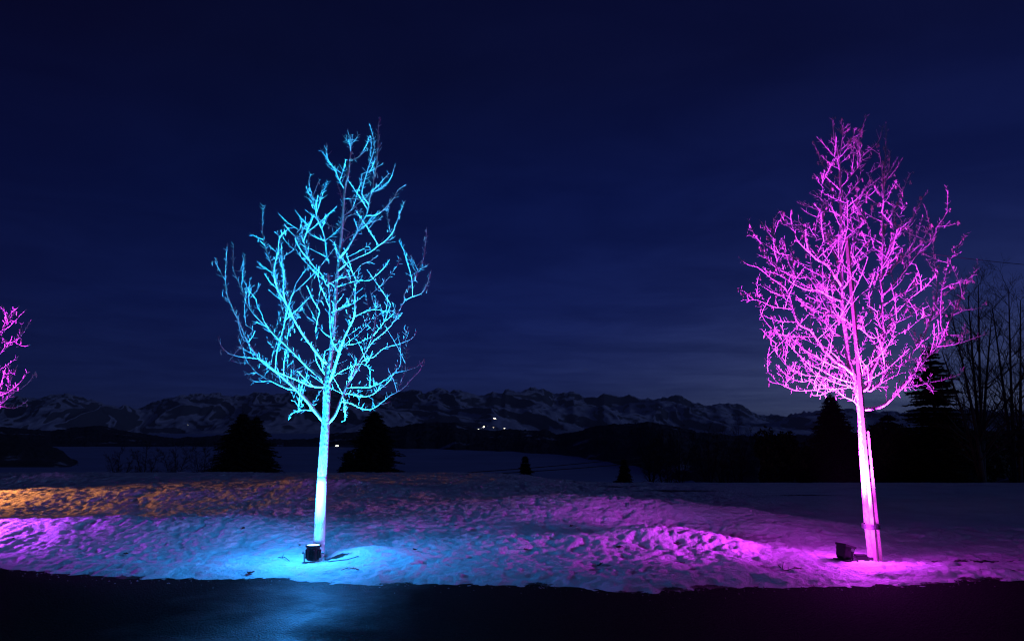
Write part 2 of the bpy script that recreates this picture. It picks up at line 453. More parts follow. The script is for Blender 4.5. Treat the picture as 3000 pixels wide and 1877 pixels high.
Z, DD = snow_full(X, Y)
snow_o = grid_mesh('snow_bank', X, Y, Z, M['snow'])
tag(snow_o, kind='structure')
bare = np.zeros_like(Z)
bare += 0.60 * np.exp(-((DD - 0.02) / 0.16) ** 2) * (0.45 + 0.75 * sstep(-0.2, 0.5, fbm(X * 1.3, Y * 2.4, 3, 91)))
bare += bumpf(X, Y, 4.95, 9.42, 0.95, 0.10, 0.85) + bumpf(X, Y, 5.6, 9.25, 0.9, 0.07, 0.7) + bumpf(X, Y, -2.15, 9.47, 0.25, 0.10, 0.75)
bare += bumpf(X, Y, 4.2, 19.5, 2.2, 0.55, 0.62) + bumpf(X, Y, 7.0, 18.2, 1.6, 0.35, 0.62) + bumpf(X, Y, 3.0, 21.0, 1.6, 0.5, 0.6)
bare += bumpf(X, Y, 5.6, 8.75, 1.5, 0.10, 0.5) + bumpf(X, Y, 7.2, 9.0, 1.0, 0.14, 0.6) + bumpf(X, Y, 3.35, 8.95, 0.16, 0.05, 0.7)
bare = np.clip(bare, 0, 1)
at = snow_o.data.attributes.new('bare', 'FLOAT', 'POINT')
at.data.foreach_set('value', bare.astype(np.float32).ravel())
def gz(x, y):
    z, _ = snow_full(np.array([float(x)]), np.array([float(y)])); return float(z[0])
# slush and ice crumbs thrown onto the verge
rg = np.random.RandomState(9); mb = MB()
for _ in range(700):
    cx_ = rg.uniform(-8.5, 8.5); off = rg.exponential(.13)
    cy_ = float(np.interp(cx_, ex, ey)) - off + .10
    if cy_ < 6.0: continue
    r_ = rg.uniform(.003, .011) * (1.4 - min(1, off))
    b0 = len(mb.v); ph = rg.uniform(0, 6.28)
    for k in range(5): mb.v.append((cx_ + r_ * rg.uniform(.7, 1.4) * math.cos(ph + 1.257 * k), cy_ + r_ * rg.uniform(.7, 1.4) * math.sin(ph + 1.257 * k), -.002))
    mb.v.append((cx_ + rg.uniform(-.3, .3) * r_, cy_ + rg.uniform(-.3, .3) * r_, r_ * rg.uniform(.5, 1.1)))
    for k in range(5): mb.f.append((b0 + k, b0 + (k + 1) % 5, b0 + 5))
M['slush'] = plain('dirty_slush', (0.20, 0.20, 0.20), 0.5, 0.5, 9, 0.2, 0.004)
tag(mb.build('slush', M['slush']), kind='stuff')
# road
xr = np.linspace(-60, 60, 60); yr = np.linspace(-30, 10.2, 40)
XR, YR = np.meshgrid(xr, yr)
road = grid_mesh('road', XR, YR, np.zeros_like(XR), M['asphalt']); tag(road, kind='structure')
# the hillside below the meadow and the land out to the horizon
def slope_z(y):
    return np.interp(y, [-80, 10.3, 24, 27, 45, 120, 350, 420, 60000], [-0.12, -0.12, -0.15, -0.7, -2.0, -7.5, -27.0, -28.0, -28.0])
yg = np.concatenate([np.linspace(-80, 10.3, 8), np.linspace(11, 60, 50), np.geomspace(62, 60000, 120)])
xg = np.concatenate([-np.geomspace(60000, 30, 60), np.linspace(-29, 29, 60), np.geomspace(30, 60000, 60)])
XG, YG = np.meshgrid(xg, yg)
ZG = slope_z(YG) + 0.25 * perlin(XG * 0.11, YG * 0.11, 5) * sstep(30, 60, YG) * sstep(420, 350, YG)
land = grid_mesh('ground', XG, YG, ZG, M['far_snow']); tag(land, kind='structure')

# ------------------------------------------------------------------ mountains and hills (sheets of terrain seen from the meadow)
SKY_MT = [(-900, 1215), (-500, 1190), (-200, 1205), (0, 1190), (80, 1172), (160, 1158), (250, 1180), (340, 1194), (410, 1214), (460, 1192), (520, 1172), (600, 1160), (640, 1150), (680, 1164),
          (760, 1162), (850, 1158), (930, 1146), (1000, 1156), (1100, 1153), (1190, 1152), (1250, 1152), (1285, 1139), (1320, 1149), (1345, 1142), (1380, 1158),
          (1420, 1161), (1445, 1149), (1470, 1155), (1480, 1144), (1520, 1150), (1560, 1141), (1590, 1150), (1620, 1160), (1660, 1164), (1680, 1155), (1720, 1174),
          (1750, 1180), (1768, 1161), (1800, 1170), (1820, 1178), (1845, 1167), (1875, 1180), (1920, 1181), (1990, 1174), (2030, 1188), (2080, 1195), (2110, 1187),
          (2150, 1200), (2170, 1194), (2220, 1214), (2260, 1226), (2300, 1231), (2350, 1224), (2420, 1210), (2500, 1216), (2600, 1222), (2750, 1216), (3000, 1228), (3400, 1214), (4000, 1220)]
SKY_HILL = [(-900, 1262), (0, 1250), (150, 1262), (280, 1246), (400, 1268), (520, 1286), (640, 1276), (800, 1290), (900, 1288), (1000, 1268), (1080, 1262), (1150, 1250), (1250, 1236), (1330, 1236),
            (1370, 1246), (1400, 1256), (1450, 1262), (1500, 1257), (1560, 1262), (1600, 1258), (1630, 1272), (1680, 1266), (1720, 1254), (1800, 1243), (1900, 1238), (1960, 1246),
            (2050, 1268), (2200, 1280), (2500, 1270), (3000, 1262), (4000, 1260)]
def prof(lst):
    q = [slope(*p) for p in lst]
    return np.array([p[0] for p in q]), np.array([p[1] for p in q])
mA, mT = prof(SKY_MT); hA, hT = prof(SKY_HILL)
A = np.linspace(-1.0, 1.0, 1100)
RR = np.linspace(0, 1.12, 150)
AA, SS = np.meshgrid(A, RR)
def mountain(AA, SS):
    Yd = 11500 + 4800 * SS
    Xd = AA * Yd
    crest = np.interp(AA, mA, mT) * 16300 + CAMZ
    up = np.where(SS <= 1, np.clip(SS, 0, 1) ** 1.15, 1 - (SS - 1) * 5)
    env = np.clip(SS, 0, 1) * np.clip(1.04 - SS, 0, 1) * 4
    wx = fbm(Xd / 2600, Yd / 2600, 3, 200) * 700
    rid = fbm((Xd + wx + 0.55 * (Yd - 16300)) / 1900, Yd / 5200, 4, 210, 0.42, ridged=True)
    z = -40 + (crest + 40) * up + (rid - 0.75) * 330 * np.clip(env, 0, 1) ** 0.8
    z = z + fbm(Xd / 260, Yd / 340, 3, 220) * (16 + 6 * np.clip(env, 0, 1) + 30 * np.exp(-((SS - 0.9) / 0.09) ** 2)) * (SS > 0.05)
    z = z + (fbm(Xd / 130, Yd / 160, 3, 230, 0.6, ridged=True) - 0.8) * 34 * np.exp(-((SS - 1.0) / 0.22) ** 2)
    return Xd, Yd, z
Xm, Ym, Zm = mountain(AA, SS)
mt = grid_mesh('mountain_range', Xm, Ym, Zm, M['mountain'], smooth=False); tag(mt, kind='structure')
A2 = np.linspace(-1.0, 1.1, 1500); R2 = np.linspace(0, 1.25, 60)
AH, SH = np.meshgrid(A2, R2)
def hills(AH, SH):
    front = np.interp(AH, [-1, -0.25, 0.0, 0.13, 0.19, 0.26, 1.1], [1550, 1500, 1150, 760, 520, 400, 400])
    front = front + 46 * fbm(AH * 30, AH * 0 + .5, 4, 333)
    Yh = front + 900 * SH
    Xh = AH * Yh
    crest = np.interp(AH, hA, hT) * (front + 900) + CAMZ
    z = -28.4 + (crest + 28.4) * np.where(SH < 1, np.clip(SH, 0, 1) ** 0.75, 1 - (SH - 1) * 2)
    z = z + (fbm(Xh / 14, Yh / 14, 2, 300) * 2.6 + fbm(Xh / 60, Yh / 60, 3, 310) * 4.0) * sstep(0.0, 0.15, SH)
    return Xh, Yh, z
Xh, Yh, Zh = hills(AH, SH)
hl_o = grid_mesh('wooded_hills', Xh, Yh, Zh, M['forest'], smooth=False); tag(hl_o, kind='structure')
# the small wooded knoll at the far left
kA, kT = prof([(-900, 1235), (-300, 1250), (-60, 1262), (0, 1270), (60, 1278), (130, 1298), (180, 1318), (212, 1346), (230, 1352)])
A3 = np.linspace(-1.05, kA[-1], 260); R3 = np.linspace(0, 1.3, 40)
AK, SK = np.meshgrid(A3, R3)
Yk = 640 + 130 * SK; Xk = AK * Yk
ck = np.interp(AK, kA, kT) * 770 + CAMZ
Zk = -28.5 + (ck + 28.5) * np.where(SK < 1, np.clip(SK, 0, 1) ** 0.6, 1 - (SK - 1) * 3) + fbm(Xk / 7, Yk / 7, 2, 320) * 1.3 * sstep(0, 0.2, SK)
kn = grid_mesh('wooded_knoll', Xk, Yk, Zk, M['forest'], smooth=False); tag(kn, kind='structure')

# ------------------------------------------------------------------ bare trees with traced limbs
def catmull(pts, step):
    pts = [Vector(p) for p in pts]
    if len(pts) == 2:
        pts = [pts[0], (pts[0] + pts[1]) / 2, pts[1]]
    q = [pts[0] * 2 - pts[1]] + pts + [pts[-1] * 2 - pts[-2]]
    out = []
    for i in range(1, len(q) - 2):
        p0, p1, p2, p3 = q[i - 1], q[i], q[i + 1], q[i + 2]
        n = max(1, int((p2 - p1).length / step))
        for k in range(n):
            s = k / n
            out.append(0.5 * ((2 * p1) + (p2 - p0) * s + (2 * p0 - 5 * p1 + 4 * p2 - p3) * s * s + (3 * p1 - p0 - 3 * p2 + p3) * s ** 3))
    out.append(pts[-1])
    return out
def rvec(rng):
    return Vector((rng.gauss(0, 1), rng.gauss(0, 1), rng.gauss(0, 1))).normalized()
UP = Vector((0, 0, 1))
def twig_path(p, d, L, rng, curl=0.5):
    n = 3 if L < 0.12 else 5
    pts = [p]; d = d.normalized()
    for i in range(n):
        d = (d + UP * curl / n + rvec(rng) * 0.07).normalized()
        pts.append(pts[-1] + d * (L / n))
    return pts
def sprout(mb, pts, rng, start, gap, lmin, lmax, r0, depth, cat=None, catp=0.0, sub=0.0, tipl=True):
    """opposite short shoots along a branch, each curling up at its end"""
    acc, nxt, tot = 0.0, None, sum((pts[i + 1] - pts[i]).length for i in range(len(pts) - 1))
    nxt = start * tot + rng.uniform(0, gap)
    for i in range(len(pts) - 1):
        seg = pts[i + 1] - pts[i]; L = seg.length
        while acc + L >= nxt and L > 1e-6:
            s = (nxt - acc) / L
            p = pts[i] + seg * s; tdir = seg.normalized()
            side = tdir.cross(rvec(rng)).normalized()
            frac = nxt / tot
            for sg in ((1, -1) if rng.random() < 0.72 else (1,)):
                if sg * side.z < -0.6 and rng.random() < 0.4: continue
                le = rng.uniform(lmin, lmax) * (1.15 - 0.6 * frac)
                if rng.random() < 0.10 and frac < .7: le *= 1.9
                d = (tdir * rng.uniform(0.25, 0.8) + side * sg * rng.uniform(0.7, 1.0) + UP * 0.06)
                tp = twig_path(p, d, le, rng, rng.uniform(0.1, 0.65))
                rr = r0 * rng.uniform(0.8, 1.15)
                mb.tube(tp, [rr * (1 - 0.45 * k / (len(tp) - 1)) for k in range(len(tp))], 4)
                if depth > 0 and le > 0.14 and rng.random() < sub:
                    sprout(mb, tp, rng, 0.25, 0.055, lmin * 0.7, lmax * 0.45, r0 * 0.85, depth - 1, cat, catp)
                if cat is not None and rng.random() < catp:
                    for _ in range(rng.choice((1, 1, 2, 3))):
                        e = tp[-1] + Vector((rng.uniform(-.012, .012), rng.uniform(-.012, .012), 0))
                        lc = rng.uniform(0.025, 0.065)
                        sw = Vector((rng.uniform(-.012, .012), rng.uniform(-.012, .012), 0))
                        cat.tube([e, e + sw * 0.4 - UP * lc * 0.4, e + sw - UP * lc * 0.8, e + sw - UP * lc], [0.0022, 0.0058, 0.0058, 0.0025], 4)
            nxt += gap * rng.uniform(0.6, 1.4)
        acc += L
def project(p):
    f = p.y * CP + (p.z - CAMZ) * SP
    return CX + FPX * p.x / f, CY - FPX * (-p.y * SP + (p.z - CAMZ) * CP) / f
def fill_crown(base, Yt, pool, env, count, r_twig, gap, lrange, rng, mb, cat, catp):
    """fine shoots that reach from the limbs towards free places of the crown; env: (photo row, centre column, half width)"""
    rows = np.array([e[0] for e in env][::-1], float); cen = np.array([e[1] for e in env][::-1], float); half = np.array([e[2] for e in env][::-1], float)
    pts = np.array(pool)
    done = tries = 0
    while done < count and tries < count * 14:
        tries += 1
        row = rng.uniform(rows[0] + 6, rows[-1]); w = float(np.interp(row, rows, half)); c_ = float(np.interp(row, rows, cen))
        a, rr = rng.uniform(0, 6.283), math.sqrt(rng.random()) * .88
        if rng.random() > w / half.max() * 1.1 + .12: continue
        wm = w / FPX * Yt
        t_ = P(c_ + math.cos(a) * rr * w, row, Yt + math.sin(a) * rr * wm * .9) - base
        d = np.array((t_.x, t_.y, t_.z)) - pts; L = np.sqrt((d * d).sum(1))
        rad_ = np.hypot(pts[:, 0], pts[:, 1]); outw = (d[:, 0] * pts[:, 0] + d[:, 1] * pts[:, 1]) / np.maximum(rad_, .05)
        ok = (d[:, 2] > .46 * L) & (L < .85) & ((rad_ < .12) | (outw > -.22 * L))
        if not ok.any(): continue
        L2 = np.where(ok, L, 9.0); j = int(L2.argmin())
        if L2[j] < .11: continue
        p0 = Vector(pts[j]); dv = t_ - p0; le = dv.length
        out = Vector((t_.x, t_.y, 0)); out = out.normalized() if out.length > .05 else Vector((0, 0, 0))
        mid = p0 + dv * .5 + out * le * .05 - UP * le * .03
        path = catmull([p0, mid, t_], le / 7)
        path = [q + rvec(rng) * .0012 if 0 < i < len(path) - 1 else q for i, q in enumerate(path)]
        n = len(path)
        mb.tube(path, [r_twig * (1.35 - .65 * i / (n - 1)) for i in range(n)], 4)
        sprout(mb, path, rng, .18, gap, lrange[0], lrange[1] * .8, r_twig * .9, 0, cat, catp)
        pts = np.vstack([pts, np.array([(q.x, q.y, q.z) for q in path[1:]])]); done += 1
def build_tree(label, Yt, trunk, limbs, seed, r_twig, gap, lrange, catp=0.0, subs=0.35, bark_key='bark', group=None, extra=None, back=0.14, env=None, fill=0):
    """trunk: [(px,py,radius)]; limbs: (trace spec, start radius, depth slope or None)"""
    rng = random.Random(seed)
    base = P(trunk[0][0], trunk[0][1], Yt)
    root = empty('bare_tree', base)
    tag(root, label, 'tree', group)
    known = []          # (px, py, depth)
    pool = []
    tp = [P(x, y, Yt) - base for x, y, r in trunk]
    sm = catmull(tp, 0.05)
    key = np.array([0] + list(np.cumsum([(tp[i + 1] - tp[i]).length for i in range(len(tp) - 1)])))
    cum = np.array([0] + list(np.cumsum([(sm[i + 1] - sm[i]).length for i in range(len(sm) - 1)])))
    rad = np.interp(cum / cum[-1], key / key[-1], [t_[2] for t_ in trunk])
    rad = [r * (1 + 0.05 * math.sin(7 * c_ + seed) + rng.uniform(-.03, .03)) for r, c_ in zip(rad, cum)]
    mb = MB(); mb.tube(sm, rad, 14)
    mb.build('trunk', M[bark_key], root, True)
    for i in range(len(trunk) - 1):
        for s in np.linspace(0, 1, 12):
            known.append((trunk[i][0] * (1 - s) + trunk[i + 1][0] * s, trunk[i][1] * (1 - s) + trunk[i + 1][1] * s, Yt))
    pool += [tuple(q) for q in sm[int(len(sm) * .45)::2]]
    top = MB(); cat = MB() if catp else None
    sprout(top, sm[int(len(sm) * 0.5):], rng, 0.0, gap * 1.2, *lrange, r_twig, 1, cat, catp, subs)
    if top.v: tag(top.build('twig_cluster', M['twig'], root), kind='stuff')
    for spec, r0, ds in limbs:
        px = trace(spec)
        kk = np.array(known); dd_ = np.hypot(kk[:, 0] - px[0][0], kk[:, 1] - px[0][1]); j = int(dd_.argmin())
        y0 = kk[j, 2] if dd_[j] < 45 else Yt
        if dd_[j] < 30: px[0] = (kk[j, 0], kk[j, 1])
        if ds is None: ds = rng.choice((-1, 1)) * rng.uniform(0.12, 0.62)
        ds = ds * 0.75 + back
        acc = [0.0]
        for a_, b_ in zip(px[:-1], px[1:]): acc.append(acc[-1] + math.hypot(b_[0] - a_[0], b_[1] - a_[1]) * Yt / FPX)
        deps = [float(np.clip(y0 + ds * a_ * (1 - 0.18 * a_ / max(acc[-1], .01)), Yt - 1.35, Yt + 1.35)) for a_ in acc]
        pts = [P(x, y, d) - base for (x, y), d in zip(px, deps)]
        for i in range(len(px) - 1):
            for s in np.linspace(0, 1, 6):
                known.append((px[i][0] * (1 - s) + px[i + 1][0] * s, px[i][1] * (1 - s) + px[i + 1][1] * s, deps[i] * (1 - s) + deps[i + 1] * s))
        sm = catmull(pts, 0.045)
        sm = [p + rvec(rng) * min(0.0022, r0 * 0.25) if 0 < i < len(sm) - 1 else p for i, p in enumerate(sm)]
        n = len(sm)
        pool += [tuple(q) for q in sm[int(n * .2)::2]]
        rad = [max(r_twig * 0.8, r0 * .9 * (1 - (i / (n - 1)) ** 0.68) + r_twig * 0.9 * (i / (n - 1))) * rng.uniform(0.93, 1.07) for i in range(n)]
        mb = MB(); mb.tube(sm, rad, 8 if r0 > 0.012 else 5)
        br = mb.build('branch', M[bark_key] if r0 > 0.012 else M['twig'], root, True)
        tw = MB()
        sprout(tw, sm, rng, 0.16 if r0 > 0.012 else 0.06, gap, *lrange, r_twig, 1, cat, catp, subs)
        if extra:                                   # longer side shoots fill the crown's depth
            tl = sum((sm[i + 1] - sm[i]).length for i in range(n - 1))
            ne = int(extra * tl)
            for _ in range(ne):
                i = rng.randrange(int(n * 0.12), max(int(n * 0.12) + 1, int(n * 0.78))); td = (sm[i + 1] - sm[i]).normalized()
                sd_ = td.cross(rvec(rng)).normalized()
                if sd_.z < -0.3: sd_ = -sd_
                sd_.y *= 1.3
                L = rng.uniform(0.20, 0.70) * min(1.0, .45 + tl * .35) * (1.15 - .75 * i / n)
                sp_ = [sm[i]]; d = (td * 0.75 + sd_ * 0.75 + UP * .1).normalized()
                for q in range(8):
                    d = (d + UP * 0.05 + rvec(rng) * 0.055).normalized(); sp_.append(sp_[-1] + d * L / 8)
                tw.tube(sp_, [r_twig * (1.5 - 0.7 * k / 8) for k in range(9)], 4)
                sprout(tw, sp_, rng, 0.12, gap * 0.9, lrange[0], lrange[1] * 0.75, r_twig * 0.92, 0, cat, catp * 1.2)
        if tw.v: tag(tw.build('twig_cluster', M['twig'], br), kind='stuff')
    if env:
        mb = MB(); fill_crown(base, Yt, pool, env, fill, r_twig, gap, lrange, rng, mb, cat, catp)
        tag(mb.build('shoot_cluster', M['twig'], root), kind='stuff')
    if cat is not None and cat.v:
        tag(cat.build('catkin_cluster', M['catkin'], root), kind='stuff')
    return root, base

YT = 9.4
ENV_B = [(1170, 955, 120), (1130, 955, 200), (1050, 950, 285), (900, 945, 300), (760, 950, 305), (680, 955, 270), (600, 1000, 180), (520, 1035, 150), (440, 1055, 115), (365, 1060, 55)]
ENV_P = [(1150, 2520, 150), (1110, 2510, 240), (1010, 2505, 330), (860, 2505, 350), (730, 2505, 345), (650, 2510, 300), (580, 2510, 210), (470, 2490, 120), (350, 2480, 75)]
# --- the blue-lit tree
blue_trunk = [(930, 1648, .098), (932, 1628, .076), (935, 1593, .066), (939, 1500, .062), (944, 1395, .058), (948, 1330, .055), (952, 1266, .053), (955, 1215, .049), (957, 1166, .046), (959, 1120, .043),
              (966, 1060, .034), (972, 1010, .029), (979, 930, .025), (985, 840, .022), (992, 770, .020), (1000, 690, .017), (1006, 610, .015), (1011, 550, .013), (1021, 505, .011), (1028, 423, .007), (1018, 382, .004)]
blue_limbs = [
 (['B2', (1005, 1270), (960, 1200), (870, 1085), (760, 970), (640, 865), (520, 775), (440, 700), (370, 590), (310, 460), (255, 340), (205, 235), (180, 140), (172, 20), 'B1', (172, 1420), (182, 1230), (192, 1110)], .030, -0.25),
 (['B2', (1058, 1300), (1100, 1220), (1150, 1110), (1190, 1000), (1240, 900), (1300, 770), (1380, 650), (1430, 580), (1530, 500), (1600, 420), (1660, 310), (1700, 235), (1770, 200), (1840, 175), (1890, 100), (1920, 10), 'B1', (1930, 1340)], .028, 0.15),
 (['B2', (1025, 972), (930, 965), (830, 930), (740, 890), (640, 850), (560, 800), (490, 740), (400, 720), (300, 710), (200, 680), (140, 620), (110, 535)], .017, -0.45),
 (['B2', (1035, 965), (985, 890), (880, 800), (790, 710), (700, 620), (610, 540), (530, 455), (440, 370), (370, 280), (330, 180), (290, 80), 'B1', (245, 1340), (240, 1200), (246, 1115)], .026, 0.2),
 (['B2', (1045, 900), (1000, 830), (960, 770), (940, 700), (945, 600), (942, 500)], .012, -0.3),
 (['B2', (1040, 775), (1015, 750), (950, 670), (880, 580), (830, 510), (770, 410), (720, 310), (670, 220), (625, 150), (600, 60), 'B1', (600, 1450), (588, 1370), (600, 1270), (622, 1190), (635, 1070), (680, 1010)], .024, -0.55),
 (['B2', (1055, 950), (1085, 860), (1130, 720), (1170, 590), (1210, 500), (1250, 420), (1280, 335), (1280, 200), (1285, 100), (1283, 20), 'B1', (1290, 1420), (1240, 1330), (1190, 1260)], .030, -0.35),
 (['B2', (1150, 660), (1095, 590), (1075, 500), (1065, 300), (1060, 150), (1050, 0), 'B1', (1045, 1480), (1000, 1380), (930, 1310), (885, 1240), (860, 1150), (832, 1060), (822, 940)], .021, -0.15),
 (['B2', (1185, 1005), (1235, 915), (1280, 850), (1350, 740), (1430, 715), (1520, 640), (1620, 610), (1760, 560), (1805, 490)], .018, 0.55),
 (['B2', (1300, 770), (1345, 700), (1400, 600), (1440, 500), (1450, 400), (1460, 330), (1430, 230), (1410, 150)], .013, 0.4),
 (['B2', (1165, 1090), (1260, 1110), (1310, 1140), (1400, 1160), (1480, 1120), (1580, 1040), (1690, 980), (1760, 900), (1830, 830), (1860, 740)], .014, -0.3),
 (['B2', (1190, 1020), (1260, 1030), (1340, 1050), (1430, 1030), (1510, 970), (1570, 920), (1610, 850), (1640, 760)], .012, 0.5),
 (['B2', (1205, 975), (1300, 970), (1400, 970), (1480, 940), (1560, 890), (1620, 850), (1700, 830), (1800, 800), (1858, 745)], .011, -0.55),
 (['B2', (1180, 1045), (1200, 1120), (1198, 1190), (1192, 1255)], .008, -0.3),
 (['B2', (930, 1180), (860, 1163), (780, 1175), (715, 1212)], .008, -0.2),
 (['B2', (790, 1000), (700, 980), (560, 915), (440, 845), (370, 765), (290, 765), (215, 738)], .014, 0.35),
 (['B2', (560, 912), (470, 922), (420, 928), (365, 893)], .007, 0.1),
 (['B2', (440, 848), (390, 852), (342, 860)], .006, 0.1),
 (['B2', (1095, 905), (1170, 830), (1260, 790), (1340, 770), (1440, 830)], .009, -0.4),
 (['B2', (1180, 620), (1280, 600), (1360, 570), (1440, 530)], .008, 0.3),
 (['B2', (1078, 560), (1010, 500), (950, 400), (900, 310), (840, 210), (800, 130)], .013, 0.5),
 (['B1', (1150, 1230), (1210, 1160), (1270, 1060), (1330, 950), (1380, 860), (1400, 760), (1420, 680), (1480, 620), (1530, 560), (1570, 518)], .024, -0.3),
 (['B1', (1140, 1345), (1200, 1290), (1290, 1240), (1400, 1190), (1480, 1130), (1560, 1070), (1610, 990), (1650, 890), (1700, 755)], .016, -0.25),
 (['B1', (1370, 885), (1460, 870), (1530, 820), (1600, 740), (1650, 655), (1715, 618)], .011, 0.3),
 (['B1', (1395, 780), (1340, 690), (1360, 580), (1400, 450), (1430, 360), (1445, 260), (1405, 97)], .012, -0.2),
 (['B1', (1425, 650), (1440, 560), (1465, 440), (1475, 300), (1477, 150), (1487, 35)], .011, 0.15),
 (['B1', (1200, 662), (1150, 580), (1110, 490), (1070, 430), (1035, 380), (1000, 335), (980, 298)], .010, -0.3),
 (['B1', (1050, 390), (1040, 320), (1035, 258)], .006, 0.0),
 (['B1', (1245, 270), (1210, 240), (1170, 185)], .006, 0.1),
 (['B1', (1245, 265), (1290, 220), (1308, 190)], .006, -0.1),
 (['B1', (1045, 1260), (1028, 1110), (1010, 1020), (970, 930), (935, 800), (908, 680), (885, 590), (905, 518)], .015, -0.25),
 (['B1', (935, 800), (900, 745), (845, 712)], .007, 0.2),
 (['B1', (1035, 1225), (960, 1190), (905, 1160), (850, 1145)], .008, -0.4),
 (['B1', (1020, 1100), (920, 1050), (870, 1000), (845, 958)], .008, -0.3),
 (['B1', (1070, 1450), (1150, 1410), (1250, 1390), (1290, 1345), (1340, 1290)], .010, 0.5),
 (['B1', (1170, 1495), (1300, 1430), (1400, 1428), (1450, 1390), (1470, 1345)], .010, -0.4),
 (['B2', (1270, 370), (1360, 330), (1450, 308), (1540, 325), (1610, 322)], .009, 0.4),
 (['B2', (1075, 332), (1170, 290), (1250, 258)], .008, -0.4),
 (['B2', (705, 610), (690, 480), (672, 350), (640, 210)], .010, 0.6),
 (['B2', (760, 560), (722, 430), (706, 210), (692, 50)], .010, 0.65),
 (['B2', (1640, 205), (1700, 180), (1760, 100), (1790, 0), 'B1', (1792, 1430), (1815, 1340), (1860, 1250), (1880, 1110), (1890, 975)], .010, 0.2),
 (['B1', (1815, 1345), (1790, 1290), (1768, 1232)], .005, 0.1),
 (['B1', (1825, 1350), (1880, 1310), (1912, 1285)], .005, -0.1),
 (['B1', (588, 1390), (570, 1310), (545, 1230), (520, 1160), (500, 1080), (488, 960), (495, 795)], .009, 0.5),
 (['B1', (500, 1085), (440, 1060), (380, 1018)], .005, 0.2),
 (['B1', (590, 1370), (520, 1330), (445, 1270)], .006, 0.3),
 (['B2', (180, 245), (155, 200), (148, 155)], .006, 0.2),
 (['B2', (520, 455), (440, 420), (400, 408)], .006, -0.2),
 (['B2', (440, 700), (340, 650), (290, 570), (270, 530)], .008, -0.3),
 (['B2', (370, 590), (420, 500), (350, 440)], .007, -0.4),
 (['B1', (240, 1330), (300, 1350), (340, 1210)], .005, 0.2),
 (['B1', (172, 1420), (130, 1350), (78, 1252)], .006, -0.1),
 (['B1', (1060, 1085), (1130, 1000), (1165, 960), (1168, 850)], .007, 0.3),
 (['B1', (1200, 890), (1300, 850), (1290, 800)], .006, 0.2),
 (['B1', (1205, 740), (1290, 735), (1370, 770)], .006, -0.2),
]
tree_blue, base_blue = build_tree('bare young tree lit bright cyan from below, left of centre', YT, blue_trunk, blue_limbs, 11, .0028, .050, (.03, .10), 0.04, 0.25, group='floodlit bare trees', extra=0.8, back=0.02, env=ENV_B, fill=205)
def mk(name, mb, m, parent, **k): return mb.build(name, m, parent, **k)
# a band of white trunk paint up to chest height
mb = MB()
wp = [P(x, y, YT) - base_blue for x, y, r in blue_trunk[2:5]]
sm = catmull(wp, 0.06); mb.tube(sm, [.070 - .0112 * i / (len(sm) - 1) + random.Random(i).uniform(-.0015, .0015) for i in range(len(sm))], 18)
mk('trunk_wrap', mb, M['wrap'], tree_blue, smooth=True)

